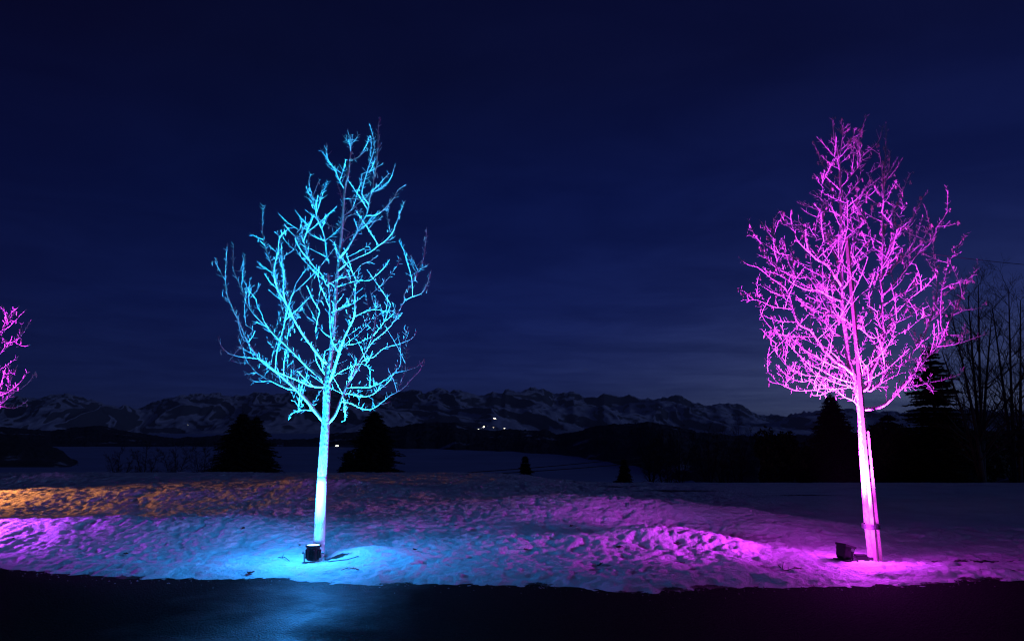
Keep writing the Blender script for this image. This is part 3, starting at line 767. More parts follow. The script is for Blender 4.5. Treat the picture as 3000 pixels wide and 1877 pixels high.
# --- the magenta-lit tree
YP = 9.5
pink_trunk = [(2557, 1648, .056), (2550, 1590, .050), (2541, 1500, .048), (2533, 1395, .046), (2527, 1290, .045), (2521, 1200, .043), (2512, 1145, .040), (2503, 1102, .037), (2487, 1058, .033), (2479, 990, .030),
              (2471, 931, .027), (2467, 871, .025), (2465, 760, .022), (2464, 677, .019), (2463, 608, .017), (2461, 515, .014), (2457, 460, .011), (2444, 400, .007), (2439, 344, .004)]
pink_limbs = [
 (['Q4', (1520, 680), (1400, 580), (1290, 520), (1200, 430), (1110, 320), (1030, 200), (960, 110), (850, 60), 'Q2', (810, 1330), (780, 1250), (740, 1120), (700, 980), (650, 880), (540, 800), (430, 720), (300, 615), (200, 592), (100, 530), (60, 470)], .036, -0.35),
 (['Q4', (1440, 600), (1360, 510), (1270, 425), (1170, 345)], .024, -0.5),
 (['Q4', (1490, 690), (1400, 610), (1280, 575), (1150, 510), (1020, 430), (900, 370), (800, 280), (690, 190), (560, 180), (450, 132), (400, 150)], .017, 0.3),
 (['Q4', (1035, 205), (900, 195), (760, 195), (640, 180), (550, 150), (475, 95)], .012, -0.3),
 (['Q4', (1500, 800), (1350, 740), (1200, 670), (1080, 600), (960, 550), (860, 460), (760, 370), (640, 240)], .016, -0.5),
 (['Q4', (1520, 850), (1350, 800), (1220, 750), (1100, 700), (950, 690), (840, 660), (740, 610), (650, 545)], .013, 0.45),
 (['Q4', (1550, 865), (1480, 840), (1300, 860), (1150, 850), (950, 880), (800, 880), (700, 850), (600, 800), (500, 780), (400, 715)], .012, -0.4),
 (['Q4', (560, 790), (490, 700), (430, 640), (390, 572)], .006, 0.0),
 (['Q4', (1575, 1130), (1520, 1010), (1400, 960), (1290, 870), (1180, 905), (1050, 945), (970, 928)], .014, -0.2),
 (['Q4', (1300, 860), (1200, 830), (1080, 800), (1000, 740), (870, 770), (750, 735)], .009, 0.5),
 (['Q2', (1365, 860), (1330, 800), (1260, 700), (1200, 610), (1140, 560), (1080, 540), (1010, 480), (900, 380), (800, 270), (760, 150), (730, 70), (660, 55)], .025, -0.45),
 (['Q2', (1100, 545), (1020, 430), (950, 340), (900, 240), (860, 130), (830, 50), (760, 28)], .014, 0.2),
 (['Q2', (1365, 1050), (1240, 1000), (1150, 950), (1060, 900), (950, 905), (840, 870), (740, 820), (640, 750), (530, 690), (430, 672), (360, 620)], .017, -0.55),
 (['Q2', (640, 750), (540, 620), (450, 525), (370, 485), (280, 440)], .009, 0.2),
 (['Q2', (1060, 830), (980, 780), (920, 740), (830, 755), (700, 710), (600, 660), (500, 590), (430, 510), (380, 350), (310, 270), (240, 232), (170, 200)], .012, 0.3),
 (['Q2', (310, 270), (240, 170), (185, 20)], .006, 0.1),
 (['Q2', (545, 620), (535, 400), (520, 250), (510, 100), 'Q1', (505, 1345), (540, 1300), (580, 1240)], .009, 0.1),
 (['Q2', (520, 280), (430, 170), (370, 80), (318, 10)], .006, -0.2),
 (['Q2', (830, 620), (740, 480), (640, 460), (500, 400), (440, 320)], .010, 0.4),
 (['Q2', (1345, 850), (1180, 750), (1050, 695), (960, 650), (870, 595)], .012, 0.45),
 (['Q2', (1365, 640), (1290, 500), (1220, 350), (1180, 230), (1140, 30), 'Q1', (1130, 1300), (1105, 1130)], .013, 0.2),
 (['Q2', (800, 1305), (650, 1305), (500, 1280), (390, 1230), (320, 1215)], .010, 0.3),
 (['Q2', (745, 1140), (600, 1130), (480, 1110), (370, 1060), (250, 1020), (170, 960), (90, 880)], .011, -0.35),
 (['Q2', (255, 1022), (190, 1038), (108, 1020)], .006, 0.0),
 (['Q2', (695, 990), (580, 970), (500, 920), (430, 860), (370, 840)], .009, 0.35),
 (['Q2', (600, 1030), (480, 930), (350, 850), (230, 815)], .008, -0.4),
 (['Q2', (1378, 1010), (1365, 910), (1420, 840), (1470, 720), (1490, 600), (1510, 400), (1500, 100), 'Q1', (1480, 1350), (1440, 1250)], .020, -0.2),
 (['Q1', (1325, 560), (1360, 420), (1375, 200), (1330, 100)], .008, -0.1),
 (['Q1', (1310, 620), (1190, 460), (1090, 350), (1040, 300)], .008, -0.2),
 (['Q1', (1340, 985), (1240, 880), (1150, 810), (1090, 770)], .010, -0.3),
 (['Q1', (1345, 1140), (1250, 1000), (1150, 920), (1080, 770)], .010, 0.2),
 (['Q1', (1240, 960), (1170, 740), (1100, 620), (1060, 500), (1015, 370)], .008, 0.1),
 (['Q1', (1345, 960), (1440, 850), (1520, 750), (1590, 660), (1600, 500), (1580, 310), (1620, 200), (1690, 30)], .011, -0.3),
 (['Q1', (1610, 590), (1680, 500), (1730, 465), 'P1', (1245, 258), (1282, 125)], .008, 0.2),
 (['Q1', (1350, 1150), (1420, 1050), (1500, 970), (1570, 870), (1620, 720)], .010, 0.3),
 (['Q1', (1350, 1300), (1230, 1250), (1100, 1250), (990, 1200), (875, 1130)], .011, -0.2),
 (['Q1', (1300, 1270), (1200, 1200), (1100, 1100), (1010, 980)], .009, 0.3),
 (['Q1', (1352, 1265), (1400, 1310), (1490, 1370)], .008, -0.3),
 (['Q1', (1490, 1290), (1570, 1150), (1620, 1030), (1660, 960), (1720, 900)], .010, -0.2),
 # right half
 (['P2', (985, 880), (1035, 840), (1060, 740), (1110, 630), (1140, 530), 'Q3', (400, 1440), (375, 1380), (370, 1100), (350, 800), (370, 500), (370, 200), (365, 0), 'P1', (1278, 800), (1290, 600), (1302, 300), (1305, 110)], .034, -0.15),
 (['Q3', (400, 1440), (340, 1370), (310, 1260), (310, 1190), (240, 1130), (160, 1090)], .018, -0.3),
 (['Q3', (352, 970), (450, 890), (550, 790), (650, 660), (750, 520), (850, 410), (950, 330), (1030, 210), (1060, 100), (1140, 0), 'P1', (1800, 850), (1812, 700), (1800, 628)], .019, -0.35),
 (['Q3', (355, 752), (440, 690), (530, 590), (620, 500), (700, 410), (790, 370), (870, 300), (920, 180), (960, 80), (945, 0), 'P1', (1620, 778)], .015, 0.3),
 (['Q3', (365, 595), (410, 490), (460, 370), (510, 260), (580, 180), (660, 110), (740, 20), 'P1', (1600, 730), (1660, 678)], .015, -0.2),
 (['Q3', (370, 230), (410, 130), (430, 40), 'P1', (1370, 830), (1412, 740), (1432, 690), (1470, 600), (1502, 528)], .012, 0.3),
 (['Q3', (370, 1090), (480, 1030), (600, 960), (720, 900), (820, 820), (890, 852), (960, 840)], .012, -0.4),
 (['Q3', (395, 1420), (480, 1320), (600, 1290), (700, 1240), (800, 1150), (890, 1075)], .010, 0.35),
 (['P2', (1030, 1015), (1120, 990), (1200, 940), (1250, 880), (1330, 790), (1420, 690), (1500, 590), (1560, 530), (1605, 470), 'Q3', (1150, 1470), (1110, 1330), (1110, 1100), (1120, 900), (1160, 750), (1190, 600), (1222, 500)], .028, -0.25),
 (['P2', (1550, 535), (1700, 520), (1820, 480), (1940, 440)], .010, -0.3),
 (['P2', (1290, 845), (1400, 830), (1520, 800), (1620, 780), (1720, 740), (1745, 700)], .011, -0.25),
 (['P2', (1480, 812), (1505, 850), (1525, 890)], .006, -0.1),
 (['P2', (1020, 900), (1080, 840), (1160, 770), (1240, 705), (1340, 640), (1395, 530), (1450, 440), (1490, 390)], .015, 0.4),
 (['P2', (1015, 905), (1060, 870), (1140, 810), (1230, 760), (1315, 728)], .010, -0.4),
 (['P2', (1400, 525), (1440, 490), 'Q3', (910, 1460), (980, 1260), (1040, 1040), (1060, 850), (1030, 560), (1010, 330), (990, 95)], .014, 0.5),
 (['P2', (1600, 470), 'Q3', (1200, 1370), (1250, 1230), (1320, 1080), (1400, 920), (1480, 770), (1560, 620), (1580, 500)], .013, 0.45),
 (['Q3', (1125, 893), (1240, 830), (1370, 810), (1460, 760), (1540, 690)], .009, -0.3),
 (['Q3', (980, 1285), (1100, 1200), (1180, 1140), (1240, 1060), (1310, 1040)], .009, -0.3),
 (['Q3', (1140, 1490), (1200, 1470), (1320, 1470), (1480, 1440)], .009, 0.3),
 (['Q3', (705, 405), (722, 300), (695, 215)], .008, -0.1),
 (['Q3', (400, 1450), (250, 1510), (100, 1400), (0, 1350), 'P2', (880, 350), (760, 280), (690, 250)], .013, -0.45),
 (['Q3', (1260, 1230), (1400, 1160), (1560, 1140), (1680, 1060)], .007, 0.3),
 (['Q3', (1060, 110), (1200, 90), (1350, 45)], .006, 0.2),
 (['Q3', (1190, 600), (1260, 480), (1380, 420)], .006, -0.2),
 (['Q3', (1250, 400), (1350, 300), (1450, 175)], .007, 0.5),
 (['P1', (1280, 700), (1270, 500), (1245, 340)], .008, -0.2),
 (['P1', (1295, 800), (1190, 750), (1110, 680)], .008, 0.3),
 (['P1', (1015, 870), (1070, 760), (1110, 680), (1160, 600)], .009, 0.1),
 (['P1', (1275, 925), (1200, 890), (1130, 850)], .008, -0.3),
 (['P1', (1300, 1085), (1180, 1050), (1100, 1010)], .009, -0.2),
 (['P1', (1105, 1100), (1090, 950), (1060, 850)], .008, 0.3),
 (['P1', (1290, 650), (1330, 460), (1335, 340)], .007, 0.2),
 (['P2', (860, 330), (770, 300), (700, 200), (660, 120), (620, 40)], .012, 0.6),
 (['P2', (880, 480), (780, 430), (700, 330), (640, 260), (600, 170)], .013, 0.55),
 (['P2', (900, 640), (800, 560), (720, 450), (680, 350), (600, 290)], .013, 0.6),
 (['P2', (865, 360), (800, 280), (780, 180), (770, 60)], .011, -0.4),
]
tree_pink, base_pink = build_tree('bare tree lit magenta from below, tied to a tall wooden stake', YP, pink_trunk, pink_limbs, 23, .0030, .050, (.03, .105), 0.14, 0.25, group='floodlit bare trees', extra=1.6, back=0.10, env=ENV_P, fill=350)
mb = MB(); mb.lathe([(.066, -.03), (.070, .0), (.066, .07), (.060, .075)], 18)
mk('trunk_collar', mb, M['collar'], tree_pink, smooth=False)

# --- the tree cut off by the left edge: same kind, lit magenta by its own lamp
left_trunk = [(-285, 1600, .07), (-278, 1480, .062), (-270, 1340, .055), (-262, 1240, .05), (-255, 1150, .036), (-248, 1000, .026), (-240, 850, .02), (-230, 700, .013), (-222, 600, .006)]
left_limbs = [
 (['S', (-262, 1240), (-150, 1205), (-60, 1190), 'L', (0, 1085), (70, 1100), (120, 1105), (190, 1075), (248, 1030)], .020, -0.2),
 (['S', (-262, 1245), (-180, 1225), (-90, 1190), 'L', (-130, 1050), (0, 990), (100, 940), (180, 870), (248, 778)], .024, 0.2),
 (['S', (-258, 1190), (-130, 1165), 'L', (-150, 960), (0, 955), (60, 965), (150, 945), (220, 905), (262, 862), (318, 778)], .018, -0.35),
 (['S', (-255, 1150), (-130, 1120), 'L', (-100, 800), (0, 760), (60, 722), (120, 680), (168, 640)], .016, 0.3),
 (['S', (-252, 1080), (-130, 1060), 'L', (-120, 700), (0, 620), (50, 530), (10, 450), (30, 380), (55, 310), (40, 250), (0, 200)], .020, -0.15),
 (['L', (50, 535), (120, 510), (170, 480), (215, 420), (240, 380), (278, 318)], .010, 0.2),
 (['L', (120, 515), (190, 552), (262, 548)], .007, -0.2),
 (['L', (70, 960), (80, 800), (75, 720)], .007, 0.1),
 (['S', (-250, 1040), 'L', (-300, 620), (-100, 500), (0, 430), (80, 385), (140, 320), (228, 232)], .014, 0.35),
 (['L', (30, 380), (90, 270), (165, 210)], .007, -0.2),
 (['L', (100, 940), (60, 800), (130, 797)], .006, 0.2),
 (['S', (-262, 1230), (-360, 1180), (-430, 1100), (-470, 980)], .02, -0.2), (['S', (-255, 1130), (-340, 1040), (-390, 930), (-400, 820)], .017, 0.3),
 (['S', (-248, 990), (-180, 900), (-130, 800), (-110, 700)], .014, -0.3), (['S', (-246, 960), (-310, 860), (-340, 760)], .012, 0.3),
 (['S', (-240, 850), (-190, 760), (-170, 660)], .010, 0.2),
]
tree_left, base_left = build_tree('magenta lit bare tree cut off by the left edge of the photo', 10.6, left_trunk, left_limbs, 37, .0043, .055, (.035, .11), 0.10, 0.3, group='floodlit bare trees', extra=2.5)

# ------------------------------------------------------------------ stakes
def stake(label, p0, p1, w, d, strap=None):
    base = Vector(p0); root = empty('tree_stake', base); tag(root, label, 'stake', 'wooden tree stakes')
    ax = (Vector(p1) - base); L = ax.length; q = ax.to_track_quat('Z', 'Y')
    # keep the square section turned so that a corner faces the road
    rot = q.to_matrix() @ Matrix.Rotation(R(38), 3, 'Z')
    mb = MB(); n = 14; b0 = 0
    for i in range(n + 1):
        s = i / n; c_ = rot @ Vector((0, 0, 0)) + ax * s
        k = 1 - 0.10 * s
        for x, y in ((-1, -1), (1, -1), (1, 1), (-1, 1)):
            v = c_ + rot @ Vector((x * w / 2 * k, y * d / 2 * k, 0)); mb.v.append(tuple(v))
    for i in range(n):
        for k in range(4):
            a, b_ = i * 4 + k, i * 4 + (k + 1) % 4; mb.f.append((a, b_, b_ + 4, a + 4))
    mb.f.append((3, 2, 1, 0)); mb.f.append(tuple(n * 4 + k for k in range(4)))
    mb.build('post', M['wood'], root)
    if strap:
        mb = MB(); pts = []
        for k in range(25):
            a = 2 * math.pi * k / 24
            pts.append(strap[0] - base + Vector((math.cos(a) * strap[1], math.sin(a) * strap[2], 0)))
        for z in (-.018, 0, .018):
            mb.tube([p + Vector((0, 0, z)) for p in pts], .012, 6, cap=False)
        mb.build('strap', M['rubber'], root)
    return root
st1 = stake('tall wooden stake in front of the magenta tree, reaching into its crown', P(2568, 1652, YT - .10), P(2481, 696, YT - .10), .042, .042,
            (P(2551, 1540, YT - .03), .088, .125))
st2 = stake('short leaning stake just right of the magenta tree trunk', P(2582, 1650, YT + .06), P(2542, 1262, YT + .02), .034, .034)

# ------------------------------------------------------------------ floodlights
def lamp(kind, name, loc, aim, color, power, size=45, blend=1.0, radius=0.06, collimated=False):
    l = bpy.data.lights.new(name, kind); l.energy = power; l.color = color; l.shadow_soft_size = radius
    if collimated:                      # a reflector beam spreads slower than a bare bulb
        l.use_nodes = True; tl = l.node_tree
        fo_ = tl.nodes.new('ShaderNodeLightFalloff'); fo_.inputs['Strength'].default_value = 1.0
        em_ = [n_ for n_ in tl.nodes if n_.type == 'EMISSION'][0]
        tl.links.new(fo_.outputs['Linear'], em_.inputs['Strength'])
    if kind == 'SPOT': l.spot_size = R(size); l.spot_blend = blend
    o = bpy.data.objects.new(name, l); C.objects.link(o); o.location = loc
    if aim is not None: o.rotation_euler = (Vector(aim) - Vector(loc)).to_track_quat('-Z', 'Y').to_euler()
    return o
# round can light in front of the blue tree
lb = P(916, 1647, YT - .20); lb.z = gz(lb.x, lb.y) - 0.01
root = empty('floodlight', lb); tag(root, 'black round can uplight with a glowing white lens at the blue tree', 'floodlight', 'floodlights at the trees')
mb = MB(); mb.lathe([(.060, .045), (.074, .055), (.078, .075), (.078, .195), (.090, .200), (.090, .222), (.080, .224), (.078, .214), (.0, .2135)], 32)
mk('housing', mb, M['housing'], root, smooth=False)
for k in range(9):
    a = 2 * math.pi * k / 9 + 0.2
    mb = MB(); mb.box((math.cos(a) * .084, math.sin(a) * .084, .12), (.018, .006, .10), Matrix.Rotation(a, 3, 'Z'))
    mk('cooling_fin', mb, M['housing'], root)
mb = MB(); mb.lathe([(.0, .2145), (.074, .2145), (.074, .219), (.0, .221)], 32); mk('lens', mb, M['lens_blue'], root)
mb = MB(); mb.tube([(-.10, 0, .02), (-.106, 0, .13)], .008, 6); mb.tube([(.10, 0, .02), (.106, 0, .13)], .008, 6); mb.box((0, 0, .014), (.24, .07, .014))
mk('bracket', mb, M['steel'], root)
for s in (-1, 1):
    mb = MB(); mb.lathe([(.0, 0), (.016, 0), (.016, .022), (.0, .022)], 10, (s * .108, 0, .13), Matrix.Rotation(R(90) * s, 3, 'Y')); mk('knob', mb, M['steel'], root)
mb = MB(); mb.box((0.0, .0, .003), (.30, .16, .010)); mk('foot', mb, M['housing'], root)
lens_b = lb + Vector((0, 0, .235))
# rectangular flood seen from behind at the magenta tree
def box_flood(label, loc, yaw, tilt, lens_key):
    root = empty('floodlight', loc); root.rotation_euler = (0, 0, yaw); tag(root, label, 'floodlight', 'floodlights at the trees')
    rot = Matrix.Rotation(tilt, 3, 'X')
    c0 = Vector((0, 0, .105))
    mb = MB(); w, d, h = .155, .155, .140
    lo = [(-w * .43, -d * .43, -h * .5), (w * .43, -d * .43, -h * .5), (w * .43, d * .43, -h * .5), (-w * .43, d * .43, -h * .5)]
    hi = [(-w * .5, -d * .5, h * .42), (w * .5, -d * .5, h * .42), (w * .5, d * .5, h * .42), (-w * .5, d * .5, h * .42)]
    mb.v = [tuple(c0 + rot @ Vector(p)) for p in lo + hi]
    mb.f = [(3, 2, 1, 0), (4, 5, 6, 7), (0, 1, 5, 4), (1, 2, 6, 5), (2, 3, 7, 6), (3, 0, 4, 7)]
    mk('housing', mb, M['housing'], root, bevel=.006)
    for k in range(6):
        mb = MB(); mb.box(c0 + rot @ Vector((-.055 + .022 * k, 0, -h * .56)), (.005, .12, .028), rot); mk('cooling_fin', mb, M['housing'], root)
    mb = MB()
    for sx, sy, dx_, dy_ in ((0, 1, w + .01, .014), (0, -1, w + .01, .014), (1, 0, .014, d + .01), (-1, 0, .014, d + .01)):
        mb.box(c0 + rot @ Vector((sx * w / 2, sy * d / 2, h * .46)), (dx_, dy_, .026), rot)
    mk('rim', mb, M['housing'], root)
    mb = MB(); mb.box(c0 + rot @ Vector((0, 0, h * .445)), (w - .03, d - .03, .006), rot); mk('lens', mb, M[lens_key], root)
    mb = MB()
    for s in (-1, 1): mb.tube([(s * .112, 0, .012), (s * .112, 0, .13)], .009, 6)
    mb.tube([(-.112, 0, .012), (.112, 0, .012)], .009, 6)
    mk('bracket', mb, M['housing'], root)
    for s in (-1, 1):
        mb = MB(); mb.lathe([(.0, 0), (.018, 0), (.018, .02), (.0, .02)], 10, (s * .112, 0, .13), Matrix.Rotation(R(90) * s, 3, 'Y')); mk('knob', mb, M['steel'], root)
    mb = MB(); mb.box((0, 0, .004), (.26, .14, .012)); mk('foot', mb, M['housing'], root)
    return root, root.matrix_basis if False else loc + Matrix.Rotation(yaw, 3, 'Z') @ (c0 + rot @ Vector((0, 0, h * .46 + .02)))
lp = P(2478, 1652, YT - .16); lp.z = gz(lp.x, lp.y)
fp, lens_p = box_flood('black boxy floodlight on the snow left of the magenta tree, seen from behind', lp, R(-70), R(-16), 'lens_pink')
ll = Vector((base_left.x + .42, base_left.y - .10, 0)); ll.z = gz(ll.x, ll.y)
fl, lens_l = box_flood('black boxy floodlight beside the tree past the left edge', ll, R(70), R(-14), 'lens_pink')
lo_ = Vector((-11.7, 14.1, 0)); lo_.z = gz(lo_.x, lo_.y)
fo, lens_o = box_flood('black boxy floodlight with orange light past the left edge', lo_, R(-80), R(-40), 'lens_orange')

# each lamp: the beam up into the crown; added unseen lights give wide spill and trunk glow
lamp('SPOT', 'blue_beam', lens_b, P(985, 560, YT + .05), CYAN, 7000, 58, 1.0, .075, collimated=True)
lamp('POINT', 'blue_trunk_glow_fill', lens_b + Vector((-.02, -.04, .60)), None, (.028, .31, 1.0), 165, radius=.16)  # added light well above the lens, stands in for glow off the trunk
lamp('SPOT', 'magenta_beam', lens_p, P(2478, 560, YT + .05), MAG, 14500, 72, 1.0, .075)
lamp('SPOT', 'magenta_spill_fill', lens_p + Vector((0, -.02, .12)), lens_p + Vector((-1.0, .35, .12 + .80)), MAG, 850, 120, .7, .12)  # added wide spot above the lens, spreads spill over the mounds
lamp('POINT', 'magenta_trunk_glow_fill', lens_p + Vector((.20, -.02, .22)), None, MAG, 75, radius=.15)  # added light beside the lens, stands in for the lit trunk's glow
lamp('SPOT', 'left_magenta_beam', lens_l, P(-150, 930, 10.6), MAG2, 7500, 66, 1.0, .05, collimated=True)
lamp('SPOT', 'left_magenta_spill', lens_l + Vector((0, 0, .12)), (-6.0, 10.6, .55), (.45, .06, 1.0), 800, 84, .8, .15)
lamp('SPOT', 'orange_beam', lens_o + Vector((.05, 0, .30)), (-8.0, 15.0, .35), ORANGE, 950, 84, 0.9, .15)

# black junction box between the floodlight and the trunk
jb = P(2522, 1652, YT - .06); jb.z = gz(jb.x, jb.y)
root = empty('junction_box', jb); tag(root, 'low black junction box between the floodlight and the magenta trunk', 'junction box')
mb = MB(); mb.box((0, 0, .032), (.15, .10, .07)); mk('case', mb, M['housing'], root, bevel=.012)
mb = MB(); mb.box((0, 0, .071), (.13, .085, .010)); mk('lid', mb, M['rubber'], root, bevel=.003)
# cables on the snow
def cable(label, pts, r, m='cable'):
    mb = MB(); mb.tube(catmull(pts, .06), r, 6); o = mb.build('power_cable', M[m]); tag(o, label, 'cable'); return o
def ong(px, py, Y, dz=.012):
    p = P(px, py, Y); return Vector((p.x, Y, gz(p.x, Y) + dz))
cable('black cable from the blue can light running right over the snow', [lb + Vector((.08, .0, .02)), ong(965, 1640, 9.22), ong(990, 1641, 9.20), ong(1018, 1645, 9.24), ong(1050, 1640, 9.34)], .006)
cable('black cable between the boxy floodlight and the junction box', [lp + Vector((.09, 0, .03)), lp + Vector((.13, -.02, .012)), jb + Vector((-.09, 0, .02))], .006)

# ------------------------------------------------------------------ conifers, shrubs and bare trees behind the meadow
def conifer(label, px, ptop, Yd, half_px, seed, droop=0.25, gappy=0.0, group='conifers below the meadow', tiers=None):
    rng = random.Random(seed)
    zt = P(px, ptop, Yd).z; x = slope(px, ptop)[0] * Yd; z0 = float(slope_z(Yd)) - .05
    H = zt - z0; Rm = half_px / FPX * Yd
    root = empty('conifer', (x, Yd, z0)); tag(root, label, 'tree', group)
    mb = MB(); mb.tube([(0, 0, 0), (0.02, 0, H * .5), (0, 0, H * .97)], [H * .022, H * .013, .012], 7); mb.build('trunk', M['bark_dark'], root)
    mb = MB(); nt_ = int((tiers or int(18 + H * 5)) * 1.3)
    for i in range(nt_):
        s = (i + rng.random()) / nt_
        z = H * (0.05 + 0.95 * s)
        rr = Rm * 1.12 * (1 - s) ** 0.62 * rng.uniform(0.62, 1.18) + .05
        nb = int(7 + 5 * (1 - s))
        a0 = rng.uniform(0, 6.28)
        for k in range(nb):
            if rng.random() < gappy: continue
            a = a0 + 6.283 * k / nb + rng.uniform(-.25, .25); L = rr * rng.uniform(.7, 1.12)
            d = Vector((math.cos(a), math.sin(a), 0)); sd_ = Vector((-d.y, d.x, 0))
            m_ = 6; wd = min(.42 * L, .26 + .06 * L)
            def pt(t_): return Vector((0, 0, z)) + d * (L * t_) + UP * (L * (0.10 * t_ - droop * t_ * t_ + .16 * max(0, t_ - .7)))
            for j in range(m_):
                t0, t1 = .12 + .88 * j / m_, .12 + .88 * (j + 1) / m_
                for sg in (-1, 1):
                    for _ in range(3):
                        p = pt(rng.uniform(t0, t1)); w = wd * (1 - .7 * t0) * rng.uniform(.6, 1.1)
                        q = p + d * (w * .7) + sd_ * sg * w + UP * rng.uniform(-.10, .05) * w * 3
                        e = d * (.09 + .07 * L) + UP * rng.uniform(-.07, .07)
                        b0 = len(mb.v); mb.v += [tuple(p - e * .6), tuple(p + e), tuple(q)]; mb.f.append((b0, b0 + 1, b0 + 2))
            b0 = len(mb.v); p = pt(.9); q = pt(1.08)
            mb.v += [tuple(p - sd_ * .05), tuple(p + sd_ * .05), tuple(q)]; mb.f.append((b0, b0 + 1, b0 + 2))
        if s > .9:
            mb.tube([(0, 0, z), (0, 0, z + .05 * H)], [.03, .008], 4)
    mb.build('crown', M['needle'], root)
conifer('taller of two dark conifers left of the blue trunk', 712, 1212, 42, 98, 1, tiers=56)
conifer('shorter dark conifer growing against the taller one, left of the blue trunk', 752, 1222, 43, 84, 2, tiers=52)
conifer('broad dark conifer just right of the blue trunk', 1098, 1206, 42, 96, 3, tiers=64)
conifer('low bushy conifer at the foot of the broad one, right of the blue trunk', 1022, 1322, 41, 42, 4)
conifer('tiny lone conifer standing in front of the pale valley field', 1539, 1336, 44, 24, 5)
conifer('tiny dark conifer at the left end of the bare shrubs', 1828, 1346, 46, 24, 6)
conifer('dark conifer with a pointed top behind the magenta trunk', 2432, 1158, 34, 84, 7, tiers=62)
conifer('large layered conifer right of the magenta trunk', 2722, 1020, 32, 122, 8, 0.18, 0.16, tiers=56)
conifer('dark conifer in the hedge between the magenta trunk and the right edge', 2600, 1215, 36, 120, 9)

def evergreen(label, px, ptop, Yd, half_px, seed, n=5200):
    rng = random.Random(seed); zt = P(px, ptop, Yd).z; x = slope(px, ptop)[0] * Yd; z0 = float(slope_z(Yd)) - .05
    H = zt - z0; Rx = half_px / FPX * Yd
    root = empty('evergreen_shrub', (x, Yd, z0)); tag(root, label, 'shrub', 'dark evergreen hedge')
    mb = MB()
    for k in range(5):
        a = 1.256 * k; mb.tube([(0, 0, 0), (math.cos(a) * Rx * .25, math.sin(a) * .3, H * .4), (math.cos(a) * Rx * .5, math.sin(a) * .5, H * .7)], [.05, .035, .015], 5)
    mb.build('stem', M['bark_dark'], root)
    lobes = [(rng.uniform(-.75, .75) * Rx, rng.uniform(-.5, .5) * min(Rx, 1.6), H * rng.uniform(.25, .78), rng.uniform(.22, .42)) for _ in range(16)] + [(0, 0, H * .7, .40)]
    mb = MB()
    for _ in range(n):
        lx, ly, lz, lr = rng.choice(lobes); v = rvec(rng) * rng.uniform(.6, 1.05)
        p = Vector((lx + v.x * lr * Rx, ly + v.y * lr * 1.3, max(.02, lz + v.z * lr * H * .72)))
        e = rvec(rng) * rng.uniform(.07, .16); f = rvec(rng) * .07
        b0 = len(mb.v); mb.v += [tuple(p - e), tuple(p + f), tuple(p + e), tuple(p - f)]; mb.f.append((b0, b0 + 1, b0 + 2, b0 + 3))
    mb.build('foliage', M['evergreen'], root)
for i, (px, pt_, Yd, hw, lab) in enumerate([
    (2300, 1262, 35, 95, 'dark evergreen shrub left of the magenta trunk, at the near end of the hedge'), (2475, 1238, 36, 110, 'dark evergreen shrub directly behind the magenta trunk'),
    (2640, 1236, 34, 110, 'dark evergreen shrub right of the magenta trunk, under the large conifer'), (2800, 1228, 35, 115, 'dark evergreen shrub below the bare trees, second from the right edge'),
    (2960, 1238, 36, 120, 'dark evergreen shrub at the right edge below the bare trees')]):
    evergreen(lab, px, pt_, Yd, hw, 60 + i)

def grow(mb, p, d, L, r, depth, rng, spread, curl):
    n = 5 if depth > 0 else 3; pts = [p]; dd_ = d.normalized()
    for i in range(n):
        dd_ = (dd_ + UP * curl / n + rvec(rng) * .10).normalized(); pts.append(pts[-1] + dd_ * L / n)
    mb.tube(pts, [max(.0035, r * (1 - .55 * i / n)) for i in range(n + 1)], 3, cap=False)
    if depth <= 0: return
    k = rng.randint(4, 6)
    for j in range(k):
        i = min(n, 1 + int(rng.random() * n)); sd_ = dd_.cross(rvec(rng)).normalized()
        grow(mb, pts[i], (dd_ * .9 + sd_ * spread), L * rng.uniform(.38, .66), r * rng.uniform(.38, .5), depth - 1, rng, spread, curl)
def bare_bg(name, label, cat_, px, Yd, stems, seed, rbase, depth, spread, group):
    """stems: list of (top px, top py)"""
    rng = random.Random(seed); z0 = float(slope_z(Yd)) - .05; x = slope(px, 1300)[0] * Yd
    base = Vector((x, Yd, z0)); root = empty(name, base); tag(root, label, cat_, group)
    for tx, ty in stems:
        yd = Yd + rng.uniform(-.8, .8); tip = P(tx, ty, yd) - base
        off = Vector((rng.uniform(-.12, .12), rng.uniform(-.12, .12), 0))
        mid = off + tip * .5; mid.x = off.x + (tip.x - off.x) * .42
        pts = catmull([off, mid, tip], tip.length / 12); n = len(pts)
        mb = MB(); mb.tube(pts, [rbase * (1 - .85 * i / (n - 1)) + .004 for i in range(n)], 6); st = mb.build('stem', M['bark_dark'], root)
        mb = MB()
        for i in range(int(n * .22), n):
            for _ in range(2):
                td = (pts[min(i + 1, n - 1)] - pts[i - 1]).normalized(); sd_ = td.cross(rvec(rng)).normalized()
                s = i / n
                grow(mb, pts[i], td * .8 + sd_ * spread, tip.length * rng.uniform(.14, .30) * (1.15 - .7 * s), rbase * (1 - .85 * s) * .42 + .003, depth, rng, spread, .15)
        tag(mb.build('twig_cluster', M['bark_dark'], st), kind='stuff')
bare_bg('background_tree', 'tall bare tree with fanning stems right of the large conifer', 'tree', 2868, 30, [(2790, 930), (2836, 868), (2866, 838), (2905, 930), (2760, 1030)], 71, .085, 2, .78, 'unlit bare trees')
bare_bg('background_tree', 'tall bare tree with fanning stems at the right edge', 'tree', 2968, 31, [(2908, 905), (2955, 848), (2990, 880), (3040, 900)], 72, .085, 2, .78, 'unlit bare trees')
sh = 'bare shrubs below the meadow'
